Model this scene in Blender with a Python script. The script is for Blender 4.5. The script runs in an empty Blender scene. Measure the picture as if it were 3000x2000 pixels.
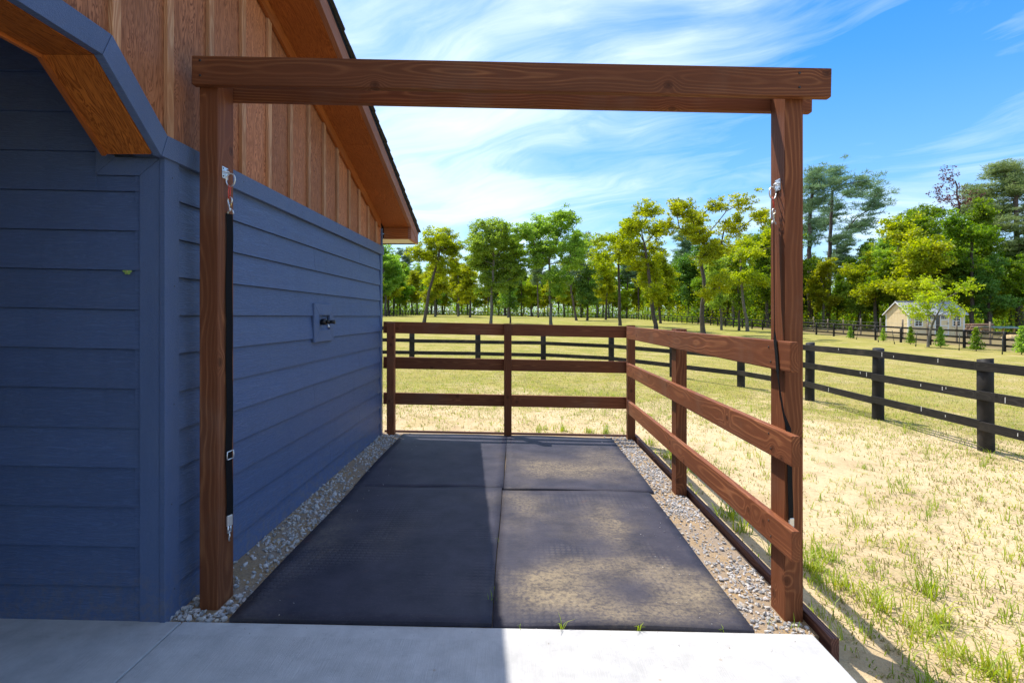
import bpy, bmesh, math, random
import numpy as np
from mathutils import Vector, Matrix

S = bpy.context.scene
COL = S.collection
SLOPE = 0.02                      # the whole site falls gently to the right

# ------------------------------------------------------------------ camera
cam = bpy.data.cameras.new('camera')
cam.lens = 18.367; cam.sensor_width = 36.0; cam.sensor_fit = 'HORIZONTAL'
cam.shift_x = -0.00383; cam.shift_y = -0.02423
cam.clip_start = 0.05; cam.clip_end = 4000
camo = bpy.data.objects.new('camera', cam); COL.objects.link(camo)
camo.location = (0, 0, 1.42); camo.rotation_euler = (math.radians(90), 0, 0)
S.camera = camo

# ------------------------------------------------------------------ sky and sun
SUN = Vector((-0.335, 0.37, 1.0)).normalized()
ELEV = math.asin(SUN.z); AZ = math.atan2(SUN.x, SUN.y)
def nd(nt, typ, ins=None, **props):
    n = nt.nodes.new(typ)
    for k, v in props.items(): setattr(n, k, v)
    for k, v in (ins or {}).items():
        sock = n.inputs[k]
        if isinstance(v, bpy.types.NodeSocket): nt.links.new(v, sock)
        elif isinstance(v, bpy.types.Node): nt.links.new(v.outputs[0], sock)
        else: sock.default_value = v
    return n
def M2(nt, op, a, b=0.0, c=None, clamp=False):
    ins = {0: a, 1: b}
    if c is not None: ins[2] = c
    return nd(nt, 'ShaderNodeMath', ins, operation=op, use_clamp=clamp).outputs[0]
def VM(nt, op, a, b=(0, 0, 0), out=0):
    ins = {0: a, 1: b}
    if op == 'SCALE': ins = {0: a, 'Scale': b}
    return nd(nt, 'ShaderNodeVectorMath', ins, operation=op).outputs[out]
def RAMP(nt, fac, stops, interp='LINEAR'):
    n = nd(nt, 'ShaderNodeValToRGB', {0: fac}); cr = n.color_ramp; cr.interpolation = interp
    while len(cr.elements) < len(stops): cr.elements.new(0.5)
    for e, (p, c) in zip(cr.elements, stops):
        e.position = p
        if not isinstance(c, (tuple, list)): c = (c, c, c)
        e.color = (*c[:3], 1)
    return n.outputs[0]
def MIX(nt, fac, a, b, blend='MIX'):
    n = nd(nt, 'ShaderNodeMix', None, data_type='RGBA', blend_type=blend)
    for k, v in ((0, fac), (6, a), (7, b)):
        if isinstance(v, bpy.types.NodeSocket): nt.links.new(v, n.inputs[k])
        elif k and len(v) == 3: n.inputs[k].default_value = (*v, 1)
        else: n.inputs[k].default_value = v
    return n.outputs[2]
def NOISE(nt, vec, scale, detail=4, rough=0.55, dist=0.0):
    return nd(nt, 'ShaderNodeTexNoise', {'Vector': vec, 'Scale': scale, 'Detail': detail, 'Roughness': rough, 'Distortion': dist}).outputs[0]

w = bpy.data.worlds.new('World'); S.world = w; w.use_nodes = True
nt = w.node_tree; nt.nodes.clear()
sky = nd(nt, 'ShaderNodeTexSky', sky_type='NISHITA', sun_disc=False, sun_elevation=ELEV, sun_rotation=AZ,
         air_density=1.0, dust_density=1.0, ozone_density=2.5)
tc = nd(nt, 'ShaderNodeTexCoord').outputs['Generated']
sep = nd(nt, 'ShaderNodeSeparateXYZ', {0: tc})
den = M2(nt, 'ADD', M2(nt, 'MAXIMUM', sep.outputs[2], 0.0), 0.12)
flat = nd(nt, 'ShaderNodeCombineXYZ', {0: M2(nt, 'DIVIDE', sep.outputs[0], den), 1: M2(nt, 'DIVIDE', sep.outputs[1], den), 2: 0.0}).outputs[0]
flat = nd(nt, 'ShaderNodeMapping', {'Vector': flat, 'Rotation': (0, 0, math.radians(35)), 'Location': (2.1, 0.4, 0)}).outputs[0]
warp = nd(nt, 'ShaderNodeTexNoise', {'Vector': flat, 'Scale': 0.7, 'Detail': 3}).outputs['Color']
fw = VM(nt, 'ADD', flat, VM(nt, 'SCALE', VM(nt, 'SUBTRACT', warp, (.5, .5, .5)), 1.5))
st = nd(nt, 'ShaderNodeMapping', {'Vector': fw, 'Scale': (0.55, 1.9, 1)}).outputs[0]
big = NOISE(nt, fw, 0.55, 3, 0.5)
wisps = NOISE(nt, st, 1.5, 9, 0.62, 0.3)
cl = M2(nt, 'ADD', M2(nt, 'MULTIPLY', big, 1.1), M2(nt, 'MULTIPLY', wisps, 0.75))
# thin cirrus veil, thicker towards the sun's side of the sky
cl = M2(nt, 'SUBTRACT', cl, M2(nt, 'MULTIPLY', sep.outputs[0], 0.13))
cmask = RAMP(nt, M2(nt, 'MULTIPLY', cl, 0.75), [(0.555, 0.0), (0.67, 0.28), (0.78, 0.68), (0.90, 0.92)])
hz = RAMP(nt, sep.outputs[2], [(0.0, 0.62), (0.18, 0.44), (0.45, 0.16), (1.0, 0.0)])
sat = nd(nt, 'ShaderNodeHueSaturation', {'Saturation': 1.6, 'Value': 0.58, 'Hue': 0.510, 'Color': sky.outputs[0]}).outputs[0]
c1 = MIX(nt, hz, sat, (0.95, 1.55, 2.2))
c2 = MIX(nt, cmask, c1, (2.3, 2.65, 2.9))
bg = nd(nt, 'ShaderNodeBackground', {'Color': c2, 'Strength': 0.15})
nd(nt, 'ShaderNodeOutputWorld', {0: bg})

sl = bpy.data.lights.new('sun', 'SUN'); sl.energy = 2.0; sl.angle = math.radians(0.5); sl.color = (1.0, 0.95, 0.86)
so = bpy.data.objects.new('sun', sl); COL.objects.link(so)
so.rotation_euler = (-SUN).to_track_quat('-Z', 'Y').to_euler(); so.location = (-6, 8, 20)

S.render.engine = 'CYCLES'
S.view_settings.view_transform = 'Standard'; S.view_settings.look = 'None'
S.view_settings.gamma = 1.0; S.view_settings.use_curve_mapping = False
S.view_settings.exposure = 1.7
S.cycles.max_bounces = 8; S.cycles.diffuse_bounces = 5; S.cycles.transmission_bounces = 4; S.cycles.transparent_max_bounces = 8
S.cycles.use_denoising = True

# ------------------------------------------------------------------ materials
def newmat(name):
    m = bpy.data.materials.new(name); m.use_nodes = True
    nt = m.node_tree; nt.nodes.clear()
    return m, nt
def finish(nt, color, rough=0.6, bump=None, bstr=0.3, bdist=0.01, spec=0.5, metal=0.0, extra=None):
    ins = {'Base Color': color if isinstance(color, bpy.types.NodeSocket) else (*color, 1), 'Roughness': rough, 'Metallic': metal, 'Specular IOR Level': spec}
    if bump is not None:
        ins['Normal'] = nd(nt, 'ShaderNodeBump', {'Height': bump, 'Strength': bstr, 'Distance': bdist}).outputs[0]
    ins.update(extra or {})
    p = nd(nt, 'ShaderNodeBsdfPrincipled', ins)
    nd(nt, 'ShaderNodeOutputMaterial', {0: p})
    return p
def ocoord(nt, off=7.3):
    """object coordinates shifted by a per-object random amount"""
    tc = nd(nt, 'ShaderNodeTexCoord').outputs['Object']
    r = nd(nt, 'ShaderNodeObjectInfo').outputs['Random']
    o = nd(nt, 'ShaderNodeCombineXYZ', {0: M2(nt, 'MULTIPLY', r, off * 9.1), 1: M2(nt, 'MULTIPLY', r, 0.0), 2: 0.0}).outputs[0]
    return VM(nt, 'ADD', tc, o), r

def wood(name, dark, mid, light, rings=30.0, rough=0.55, knots=True, contrast=1.0, pith=(0.050, -0.010)):
    """flat-sawn stained lumber: growth rings about a wandering pith, knots, fine fibre"""
    m, nt = newmat(name)
    v, r = ocoord(nt)
    sx = nd(nt, 'ShaderNodeSeparateXYZ', {0: v})
    lx = nd(nt, 'ShaderNodeCombineXYZ', {0: sx.outputs[0], 1: 0.0, 2: 0.0}).outputs[0]
    wn = nd(nt, 'ShaderNodeTexNoise', {'Vector': lx, 'Scale': 1.3, 'Detail': 2}).outputs['Color']
    wander = VM(nt, 'MULTIPLY', VM(nt, 'SUBTRACT', wn, (.5, .5, .5)), (0, 0.09, 0.10))
    jig = VM(nt, 'MULTIPLY', VM(nt, 'SUBTRACT', nd(nt, 'ShaderNodeTexNoise', {'Vector': VM(nt, 'MULTIPLY', v, (2.2, 14, 14)), 'Scale': 1.0, 'Detail': 3}).outputs['Color'], (.5, .5, .5)), (0, .012, .012))
    pv = VM(nt, 'ADD', VM(nt, 'ADD', v, wander), VM(nt, 'ADD', jig, (0, pith[0], pith[1])))
    ps = nd(nt, 'ShaderNodeSeparateXYZ', {0: pv})
    rad = M2(nt, 'SQRT', M2(nt, 'ADD', M2(nt, 'POWER', ps.outputs[1], 2.0), M2(nt, 'POWER', ps.outputs[2], 2.0)))
    if knots:
        kv = nd(nt, 'ShaderNodeCombineXYZ', {0: sx.outputs[0], 1: M2(nt, 'ADD', M2(nt, 'MULTIPLY', sx.outputs[2], 1.15), M2(nt, 'MULTIPLY', sx.outputs[1], 1.3)), 2: 0.0}).outputs[0]
        kn = nd(nt, 'ShaderNodeTexVoronoi', {'Vector': kv, 'Scale': 2.1, 'Randomness': 1.0}, voronoi_dimensions='2D').outputs['Distance']
        kd = M2(nt, 'DIVIDE', kn, 2.1)
        bulge = M2(nt, 'MULTIPLY', M2(nt, 'EXPONENT', M2(nt, 'MULTIPLY', M2(nt, 'POWER', M2(nt, 'DIVIDE', kd, 0.045), 2.0), -1.0)), 0.035)
        rad = M2(nt, 'ADD', rad, bulge)
    ph = M2(nt, 'MULTIPLY', rad, rings * 20.0)
    wv = M2(nt, 'ADD', M2(nt, 'MULTIPLY', M2(nt, 'SINE', ph), 0.5), 0.5)
    wv = M2(nt, 'POWER', wv, 3.2)
    wv = M2(nt, 'MULTIPLY', wv, RAMP(nt, NOISE(nt, VM(nt, 'MULTIPLY', v, (1.1, 10, 10)), 1.0, 2), [(0.34, 0.12), (0.62, 1.0)]))
    fib = NOISE(nt, VM(nt, 'MULTIPLY', v, (5, 160, 160)), 1.0, 3)
    blot = NOISE(nt, VM(nt, 'MULTIPLY', v, (1.6, 7, 7)), 1.0, 3)
    ptc = nd(nt, 'ShaderNodeNewGeometry').outputs['Position']
    soil = NOISE(nt, ptc, 2.3, 5, 0.6)
    base = RAMP(nt, wv, [(0.0, dark), (0.25, mid), (1.0, light)])
    base = MIX(nt, RAMP(nt, blot, [(0.35, 0.0), (0.7, 0.65)]), base, tuple(x * .62 for x in mid))
    base = MIX(nt, RAMP(nt, fib, [(0.35, 0.35), (0.65, 0.0)]), base, tuple(x * .55 for x in dark))
    base = MIX(nt, RAMP(nt, soil, [(0.52, 0.0), (0.75, 0.22)]), base, (.22, .17, .13))
    if knots:
        kc = RAMP(nt, kd, [(0.0, 0.95), (0.010, 0.9), (0.013, 0.35), (0.017, 0.85), (0.026, 0.0)])
        base = MIX(nt, kc, base, tuple(x * .45 for x in dark))
    hs = nd(nt, 'ShaderNodeHueSaturation', {'Value': M2(nt, 'ADD', 0.82, M2(nt, 'MULTIPLY', r, 0.36)), 'Color': base}).outputs[0]
    h = M2(nt, 'ADD', M2(nt, 'MULTIPLY', fib, 0.6), M2(nt, 'MULTIPLY', wv, 0.5))
    if knots: h = M2(nt, 'SUBTRACT', h, M2(nt, 'MULTIPLY', RAMP(nt, kd, [(0.0, 1.0), (0.014, 0.0)]), 1.0))
    finish(nt, hs, M2(nt, 'ADD', rough, M2(nt, 'MULTIPLY', fib, 0.15)), h, 0.35, 0.003, 0.18)
    return m

MAT = {}
MAT['timber'] = wood('stained_timber', (.175, .056, .023), (.222, .075, .031), (.34, .132, .054), 24)
MAT['trimwood'] = wood('stained_trim', (.34, .095, .022), (.42, .12, .027), (.52, .18, .045), 34, knots=False)
MAT['fascia'] = wood('fascia_wood', (.30, .125, .07), (.40, .17, .10), (.52, .25, .15), 40, knots=False)
MAT['batten'] = wood('batten_wood', (.46, .21, .10), (.56, .28, .14), (.68, .40, .22), 45, knots=False)
MAT['edging'] = wood('edging_timber', (.10, .046, .036), (.15, .070, .052), (.22, .11, .08), 30, knots=False)
MAT['blackwood'] = wood('black_fence_paint', (.016, .0145, .014), (.027, .024, .0225), (.050, .044, .040), 28, 0.5)

def plywood(name, dark, light, axis_long):
    """rotary-cut veneer: broad flame figure running along the sheet"""
    m, nt = newmat(name)
    v, r = ocoord(nt)
    st = VM(nt, 'MULTIPLY', v, axis_long)
    n1 = NOISE(nt, st, 1.0, 4, 0.55, 1.2)
    wv = M2(nt, 'ADD', M2(nt, 'MULTIPLY', M2(nt, 'SINE', M2(nt, 'MULTIPLY', n1, 95.0)), 0.5), 0.5)
    fib = NOISE(nt, VM(nt, 'MULTIPLY', st, (4, 14, 14)), 1.6, 3)
    blot = NOISE(nt, v, 2.6, 4)
    base = MIX(nt, M2(nt, 'POWER', wv, 1.6), light, dark)
    base = MIX(nt, RAMP(nt, blot, [(0.35, 0.0), (0.7, 0.6)]), base, tuple(x * .7 for x in light))
    base = MIX(nt, RAMP(nt, fib, [(0.3, 0.45), (0.6, 0.0)]), base, tuple(x * .6 for x in dark))
    hs = nd(nt, 'ShaderNodeHueSaturation', {'Value': M2(nt, 'ADD', 0.75, M2(nt, 'MULTIPLY', r, 0.5)), 'Color': base}).outputs[0]
    finish(nt, hs, 0.6, M2(nt, 'ADD', M2(nt, 'MULTIPLY', fib, .5), wv), 0.35, 0.002, 0.15)
    return m
MAT['panel'] = plywood('gable_plywood', (.23, .080, .035), (.60, .245, .115), (2.2, 16, 16))
MAT['soffit'] = plywood('soffit_plywood', (.32, .088, .022), (.52, .155, .038), (2.2, 13, 13))
MAT['archply'] = plywood('arch_plywood', (.22, .055, .010), (.58, .175, .030), (2.4, 15, 15))

def siding(name, base, grain):
    m, nt = newmat(name)
    v, r = ocoord(nt)
    st = VM(nt, 'MULTIPLY', v, (3.0, 42, 42))
    n1 = NOISE(nt, st, 1.0, 3, 0.5, 1.6)
    wv = M2(nt, 'SINE', M2(nt, 'MULTIPLY', n1, 42.0))
    f = NOISE(nt, VM(nt, 'MULTIPLY', v, (9, 210, 210)), 1.0, 2)
    dust = NOISE(nt, nd(nt, 'ShaderNodeNewGeometry').outputs['Position'], 3.0, 6, 0.62)
    col = MIX(nt, RAMP(nt, wv, [(0.55, 0.0), (1.0, grain)]), base, tuple(min(1, x * 1.5 + .01) for x in base))
    col = MIX(nt, RAMP(nt, dust, [(0.45, 0.0), (0.8, 0.16)]), col, (.16, .19, .23))
    pz = nd(nt, 'ShaderNodeSeparateXYZ', {0: nd(nt, 'ShaderNodeNewGeometry').outputs['Position']}).outputs[2]
    mud = M2(nt, 'MULTIPLY', RAMP(nt, pz, [(0.04, 1.0), (0.34, 0.0)]), RAMP(nt, NOISE(nt, nd(nt, 'ShaderNodeNewGeometry').outputs['Position'], 26.0, 7, 0.75), [(0.44, 0.0), (0.66, 0.55)]))
    col = MIX(nt, mud, col, (.24, .185, .13))
    run = NOISE(nt, VM(nt, 'MULTIPLY', nd(nt, 'ShaderNodeNewGeometry').outputs['Position'], (7, 7, .9)), 1.0, 6, 0.7)
    col = MIX(nt, RAMP(nt, run, [(0.50, 0.0), (0.72, 0.20)]), col, tuple(x * .55 for x in base))
    hs = nd(nt, 'ShaderNodeHueSaturation', {'Value': M2(nt, 'ADD', 0.92, M2(nt, 'MULTIPLY', r, 0.16)), 'Color': col}).outputs[0]
    finish(nt, hs, 0.5, M2(nt, 'ADD', M2(nt, 'MULTIPLY', wv, .5), M2(nt, 'MULTIPLY', f, .8)), 0.45, 0.0022, 0.3)
    return m
MAT['siding'] = siding('blue_fibre_cement', (.083, .122, .232), 0.34)
MAT['bluetrim'] = siding('blue_trim_paint', (.093, .136, .254), 0.08)

def plain(name, col, rough=0.5, metal=0.0, nscale=20.0, var=0.25, bstr=0.15, spec=0.5):
    m, nt = newmat(name)
    p = nd(nt, 'ShaderNodeNewGeometry').outputs['Position']
    n = NOISE(nt, p, nscale, 5, 0.6)
    c = MIX(nt, RAMP(nt, n, [(0.3, 0.0), (0.75, 1.0)]), tuple(x * (1 - var) for x in col), tuple(min(1, x * (1 + var)) for x in col))
    finish(nt, c, rough, n, bstr, 0.004, spec, metal)
    return m
MAT['steel'] = plain('galvanised_steel', (.72, .74, .76), 0.35, 0.7, 60, .12)
MAT['brass'] = plain('brass', (.62, .43, .16), 0.3, 1.0, 60, .15)
MAT['redcord'] = plain('red_cord', (.62, .07, .05), 0.7)
MAT['webbing'] = plain('black_webbing', (.006, .006, .007), 0.8, 0, 300, .3, .4, .15)
MAT['blackplastic'] = plain('black_plastic', (.012, .012, .013), 0.35)
MAT['whitepaint'] = plain('white_paint', (.72, .72, .70), 0.5, 0, 6, .06)
MAT['vinyl'] = plain('cream_soffit_vinyl', (.62, .56, .44), 0.5, 0, 6, .08)
MAT['gutter'] = plain('dark_gutter', (.018, .018, .020), 0.35, 0.0, 10, .2)
MAT['drip'] = plain('drip_edge_metal', (.035, .045, .065), 0.25, 0.6, 10, .2)
MAT['shingle'] = plain('asphalt_shingle', (.045, .043, .042), 0.9, 0, 45, .6, .6)
MAT['inside'] = plain('aisle_ceiling_board', (.12, .10, .085), 0.7, 0, 4, .2)
MAT['shedwall'] = plain('cream_shed_siding', (.74, .59, .35), 0.6, 0, 3, .08)
MAT['shedroof'] = plain('shed_roof_metal', (.42, .42, .45), 0.35, 0.4, 2, .12)
MAT['glass'] = plain('dark_window_glass', (.02, .025, .03), 0.08, 0, 3, .2, 0, .8)
MAT['hay'] = plain('hay', (.42, .30, .14), 0.9, 0, 9, .35, .8)
MAT['rawpost'] = plain('weathered_post', (.20, .155, .11), 0.85, 0, 12, .3, .5)
MAT['yellowwood'] = plain('yellow_lumber', (.52, .36, .12), 0.7, 0, 8, .2)
MAT['tarp'] = plain('dark_green_tarp', (.012, .05, .042), 0.4, 0, 5, .3)
MAT['stake'] = plain('dark_steel_stake', (.02, .022, .02), 0.6, 0, 8, .2)
MAT['log'] = plain('cut_log', (.22, .13, .08), 0.85, 0, 7, .4, .7)
MAT['bark'] = plain('oak_bark', (.072, .056, .046), 0.92, 0, 7, .5, .9)
MAT['pinebark'] = plain('pine_bark', (.095, .070, .062), 0.92, 0, 7, .5, .9)
MAT['greybark'] = plain('grey_bark', (.13, .115, .10), 0.92, 0, 6, .4, .8)
MAT['moth'] = plain('moth_wing', (.28, .42, .10), 0.7, 0, 260, .5)
MAT['wire'] = plain('fence_wire', (.30, .30, .30), 0.5, 0.8)
MAT['rubbergap'] = plain('dark_joint', (.02, .018, .016), 0.9)

def leafmat(name, a, b, c, trans=0.55, scale=0.7):
    m, nt = newmat(name)
    v, r = ocoord(nt)
    n = NOISE(nt, v, scale, 3, 0.6)
    n2 = NOISE(nt, v, 9.0, 2)
    g = nd(nt, 'ShaderNodeNewGeometry').outputs['Random Per Island']
    f = M2(nt, 'ADD', M2(nt, 'MULTIPLY', n, 0.75), M2(nt, 'MULTIPLY', g, 0.30))
    f = M2(nt, 'ADD', f, M2(nt, 'MULTIPLY', n2, 0.1))
    col = RAMP(nt, f, [(0.33, a), (0.56, b), (0.80, c)])
    hs = nd(nt, 'ShaderNodeHueSaturation', {'Hue': M2(nt, 'ADD', 0.488, M2(nt, 'MULTIPLY', r, 0.024)), 'Value': M2(nt, 'ADD', 0.85, M2(nt, 'MULTIPLY', r, 0.3)), 'Color': col}).outputs[0]
    p = nd(nt, 'ShaderNodeBsdfPrincipled', {'Base Color': hs, 'Roughness': 0.5, 'Specular IOR Level': 0.3})
    t = nd(nt, 'ShaderNodeBsdfTranslucent', {'Color': nd(nt, 'ShaderNodeHueSaturation', {'Saturation': 1.15, 'Value': 1.7, 'Color': hs}).outputs[0]})
    mx = nd(nt, 'ShaderNodeMixShader', {0: trans, 1: p.outputs[0], 2: t.outputs[0]})
    nd(nt, 'ShaderNodeOutputMaterial', {0: mx})
    return m
MAT['olive'] = leafmat('olive_oak_leaves', (0.12, 0.15, 0.008), (0.27, 0.31, 0.014), (0.46, 0.46, 0.022))
MAT['fresh'] = leafmat('fresh_leaves', (0.13, 0.22, 0.04), (0.24, 0.36, 0.06), (0.38, 0.5, 0.1))
MAT['green'] = leafmat('green_leaves', (0.06, 0.13, 0.016), (0.14, 0.235, 0.026), (0.27, 0.36, 0.045))
MAT['lime'] = leafmat('lime_leaves', (0.14, 0.2, 0.012), (0.29, 0.34, 0.02), (0.46, 0.46, 0.035))
MAT['dark'] = leafmat('deep_green_leaves', (0.05, 0.12, 0.02), (0.1, 0.2, 0.03), (0.17, 0.29, 0.05), .3)
MAT['pine'] = leafmat('pine_needles', (0.1, 0.155, 0.085), (0.16, 0.24, 0.12), (0.25, 0.33, 0.16), .25)
MAT['pine2'] = leafmat('pine_needles_light', (0.13, 0.19, 0.07), (0.22, 0.29, 0.11), (0.33, 0.39, 0.15), .3)
MAT['red'] = leafmat('red_buds', (.09, .03, .03), (.14, .05, .045), (.2, .08, .06), .3)
MAT['grass'] = leafmat('grass_blades', (0.12, 0.2, 0.012), (0.24, 0.34, 0.02), (0.42, 0.44, 0.06), .35, 1.3)
MAT['drygrass'] = leafmat('dry_grass_blades', (.20, .17, .07), (.30, .26, .11), (.24, .26, .06), .3, 0.5)

def ground_mat():
    m, nt = newmat('pasture_ground')
    p = nd(nt, 'ShaderNodeNewGeometry').outputs['Position']
    # distance from the worn, sandy surroundings of the stall
    q = nd(nt, 'ShaderNodeSeparateXYZ', {0: p})
    dx = M2(nt, 'MAXIMUM', M2(nt, 'SUBTRACT', M2(nt, 'ABSOLUTE', M2(nt, 'SUBTRACT', q.outputs[0], 1.2)), 2.2), 0.0)
    dy = M2(nt, 'MAXIMUM', M2(nt, 'SUBTRACT', M2(nt, 'ABSOLUTE', M2(nt, 'SUBTRACT', q.outputs[1], 2.0)), 4.0), 0.0)
    d = M2(nt, 'SQRT', M2(nt, 'ADD', M2(nt, 'POWER', dx, 2.0), M2(nt, 'POWER', dy, 2.0)))
    n1 = NOISE(nt, p, 0.55, 5, 0.6); n2 = NOISE(nt, p, 2.7, 6, 0.65); n3 = NOISE(nt, p, 22, 5, 0.7); n4 = NOISE(nt, p, 0.09, 3)
    cov = M2(nt, 'ADD', M2(nt, 'DIVIDE', d, 5.2), M2(nt, 'MULTIPLY', M2(nt, 'SUBTRACT', n1, 0.5), 1.7))
    cov = M2(nt, 'ADD', cov, M2(nt, 'MULTIPLY', M2(nt, 'SUBTRACT', n2, 0.5), 1.3))
    cov = RAMP(nt, cov, [(0.30, 0.0), (0.85, 0.9)])
    sand = MIX(nt, RAMP(nt, n2, [(0.3, 0.0), (0.7, 1.0)]), (.62, .475, .285), (.52, .39, .225))
    sand = MIX(nt, RAMP(nt, n3, [(0.5, 0.0), (0.8, 0.5)]), sand, (.27, .19, .105))
    th = NOISE(nt, VM(nt, 'ADD', p, (5, 3, 0)), 1.4, 7, 0.72)
    sand = MIX(nt, RAMP(nt, th, [(0.50, 0.0), (0.64, 0.55)]), sand, (.36, .265, .15))
    dry = MIX(nt, n3, (.25, .205, .045), (.38, .31, .09))
    grn = MIX(nt, n3, (.14, .175, .012), (.26, .28, .022))
    far = RAMP(nt, M2(nt, 'DIVIDE', q.outputs[1], 60.0), [(0.25, 0.0), (0.9, 0.5)])
    gm = M2(nt, 'ADD', RAMP(nt, M2(nt, 'ADD', M2(nt, 'MULTIPLY', n4, .55), M2(nt, 'MULTIPLY', n1, .5)), [(0.44, 0.0), (0.70, 0.75)]), far, clamp=True)
    mot = NOISE(nt, VM(nt, 'MULTIPLY', p, (1, .8, 1)), 6.5, 6, 0.75)
    gm = M2(nt, 'ADD', gm, M2(nt, 'MULTIPLY', M2(nt, 'SUBTRACT', mot, .5), 2.2), clamp=True)
    grass = MIX(nt, gm, dry, grn)
    pat = NOISE(nt, VM(nt, 'ADD', p, (11, 4, 0)), 0.9, 8, 0.78)
    pat2 = NOISE(nt, VM(nt, 'ADD', p, (2, 17, 0)), 0.22, 6, 0.7)
    grass = MIX(nt, RAMP(nt, pat, [(0.50, 0.0), (0.62, 0.75)]), grass, (.42, .33, .165))
    grass = MIX(nt, RAMP(nt, pat, [(0.36, 0.7), (0.46, 0.0)]), grass, (.105, .125, .014))
    grass = MIX(nt, RAMP(nt, pat2, [(0.50, 0.0), (0.66, 0.5)]), grass, (.15, .19, .018))
    grass = MIX(nt, RAMP(nt, mot, [(0.52, 0.0), (0.68, 0.6)]), grass, (.40, .32, .16))
    grass = MIX(nt, RAMP(nt, mot, [(0.30, 0.55), (0.44, 0.0)]), grass, (.075, .10, .014))
    grass = MIX(nt, RAMP(nt, n2, [(0.58, 0.0), (0.75, 0.5)]), grass, (.28, .225, .12))
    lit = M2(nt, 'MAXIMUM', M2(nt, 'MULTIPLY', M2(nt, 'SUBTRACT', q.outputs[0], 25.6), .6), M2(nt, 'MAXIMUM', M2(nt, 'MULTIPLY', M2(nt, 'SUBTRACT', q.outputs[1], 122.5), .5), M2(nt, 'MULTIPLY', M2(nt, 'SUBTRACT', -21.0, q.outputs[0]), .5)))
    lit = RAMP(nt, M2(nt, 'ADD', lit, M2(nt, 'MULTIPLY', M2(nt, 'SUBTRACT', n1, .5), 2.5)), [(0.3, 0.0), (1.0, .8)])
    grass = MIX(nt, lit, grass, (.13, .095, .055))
    col = MIX(nt, cov, sand, grass)
    h = M2(nt, 'ADD', n3, M2(nt, 'MULTIPLY', n2, 1.5))
    finish(nt, col, 0.95, h, 0.7, 0.035, 0.03)
    return m
MAT['ground'] = ground_mat()

def concrete_mat():
    m, nt = newmat('broomed_concrete')
    p = nd(nt, 'ShaderNodeNewGeometry').outputs['Position']
    s = nd(nt, 'ShaderNodeSeparateXYZ', {0: p})
    edge = M2(nt, 'GREATER_THAN', M2(nt, 'ADD', s.outputs[1], M2(nt, 'MULTIPLY', NOISE(nt, p, 8, 2), .012)), 2.295)
    broom = NOISE(nt, VM(nt, 'MULTIPLY', p, (260, 5, 1)), 1.0, 3, 0.7)
    fine = NOISE(nt, p, 130, 3, 0.7); mid = NOISE(nt, p, 9, 6, 0.65); big = NOISE(nt, p, 1.6, 5, 0.6)
    col = MIX(nt, RAMP(nt, mid, [(0.32, 0.0), (0.68, 1.0)]), (.40, .392, .385), (.53, .52, .51))
    col = MIX(nt, RAMP(nt, big, [(0.45, 0.0), (0.75, 0.5)]), col, (.50, .475, .44))
    sc = NOISE(nt, VM(nt, 'MULTIPLY', p, (5, 9, 1)), 2.0, 8, 0.8)
    col = MIX(nt, RAMP(nt, sc, [(0.56, 0.0), (0.72, 0.5)]), col, (.27, .255, .25))
    col = MIX(nt, M2(nt, 'MULTIPLY', RAMP(nt, broom, [(0.35, 0.3), (0.6, 0.0)]), M2(nt, 'SUBTRACT', 1.0, M2(nt, 'MULTIPLY', edge, .8))), col, (.36, .35, .34))
    spot = nd(nt, 'ShaderNodeTexVoronoi', {'Vector': p, 'Scale': 6.0}).outputs['Distance']
    col = MIX(nt, RAMP(nt, spot, [(0.02, 0.6), (0.06, 0.0)]), col, (.32, .24, .15))
    h = M2(nt, 'ADD', M2(nt, 'MULTIPLY', broom, M2(nt, 'SUBTRACT', 1.0, M2(nt, 'MULTIPLY', edge, .85))), M2(nt, 'MULTIPLY', fine, .4))
    h = M2(nt, 'SUBTRACT', h, M2(nt, 'MULTIPLY', edge, .6))
    finish(nt, col, 0.85, h, 0.6, 0.004, 0.3)
    return m
MAT['concrete'] = concrete_mat()

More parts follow.
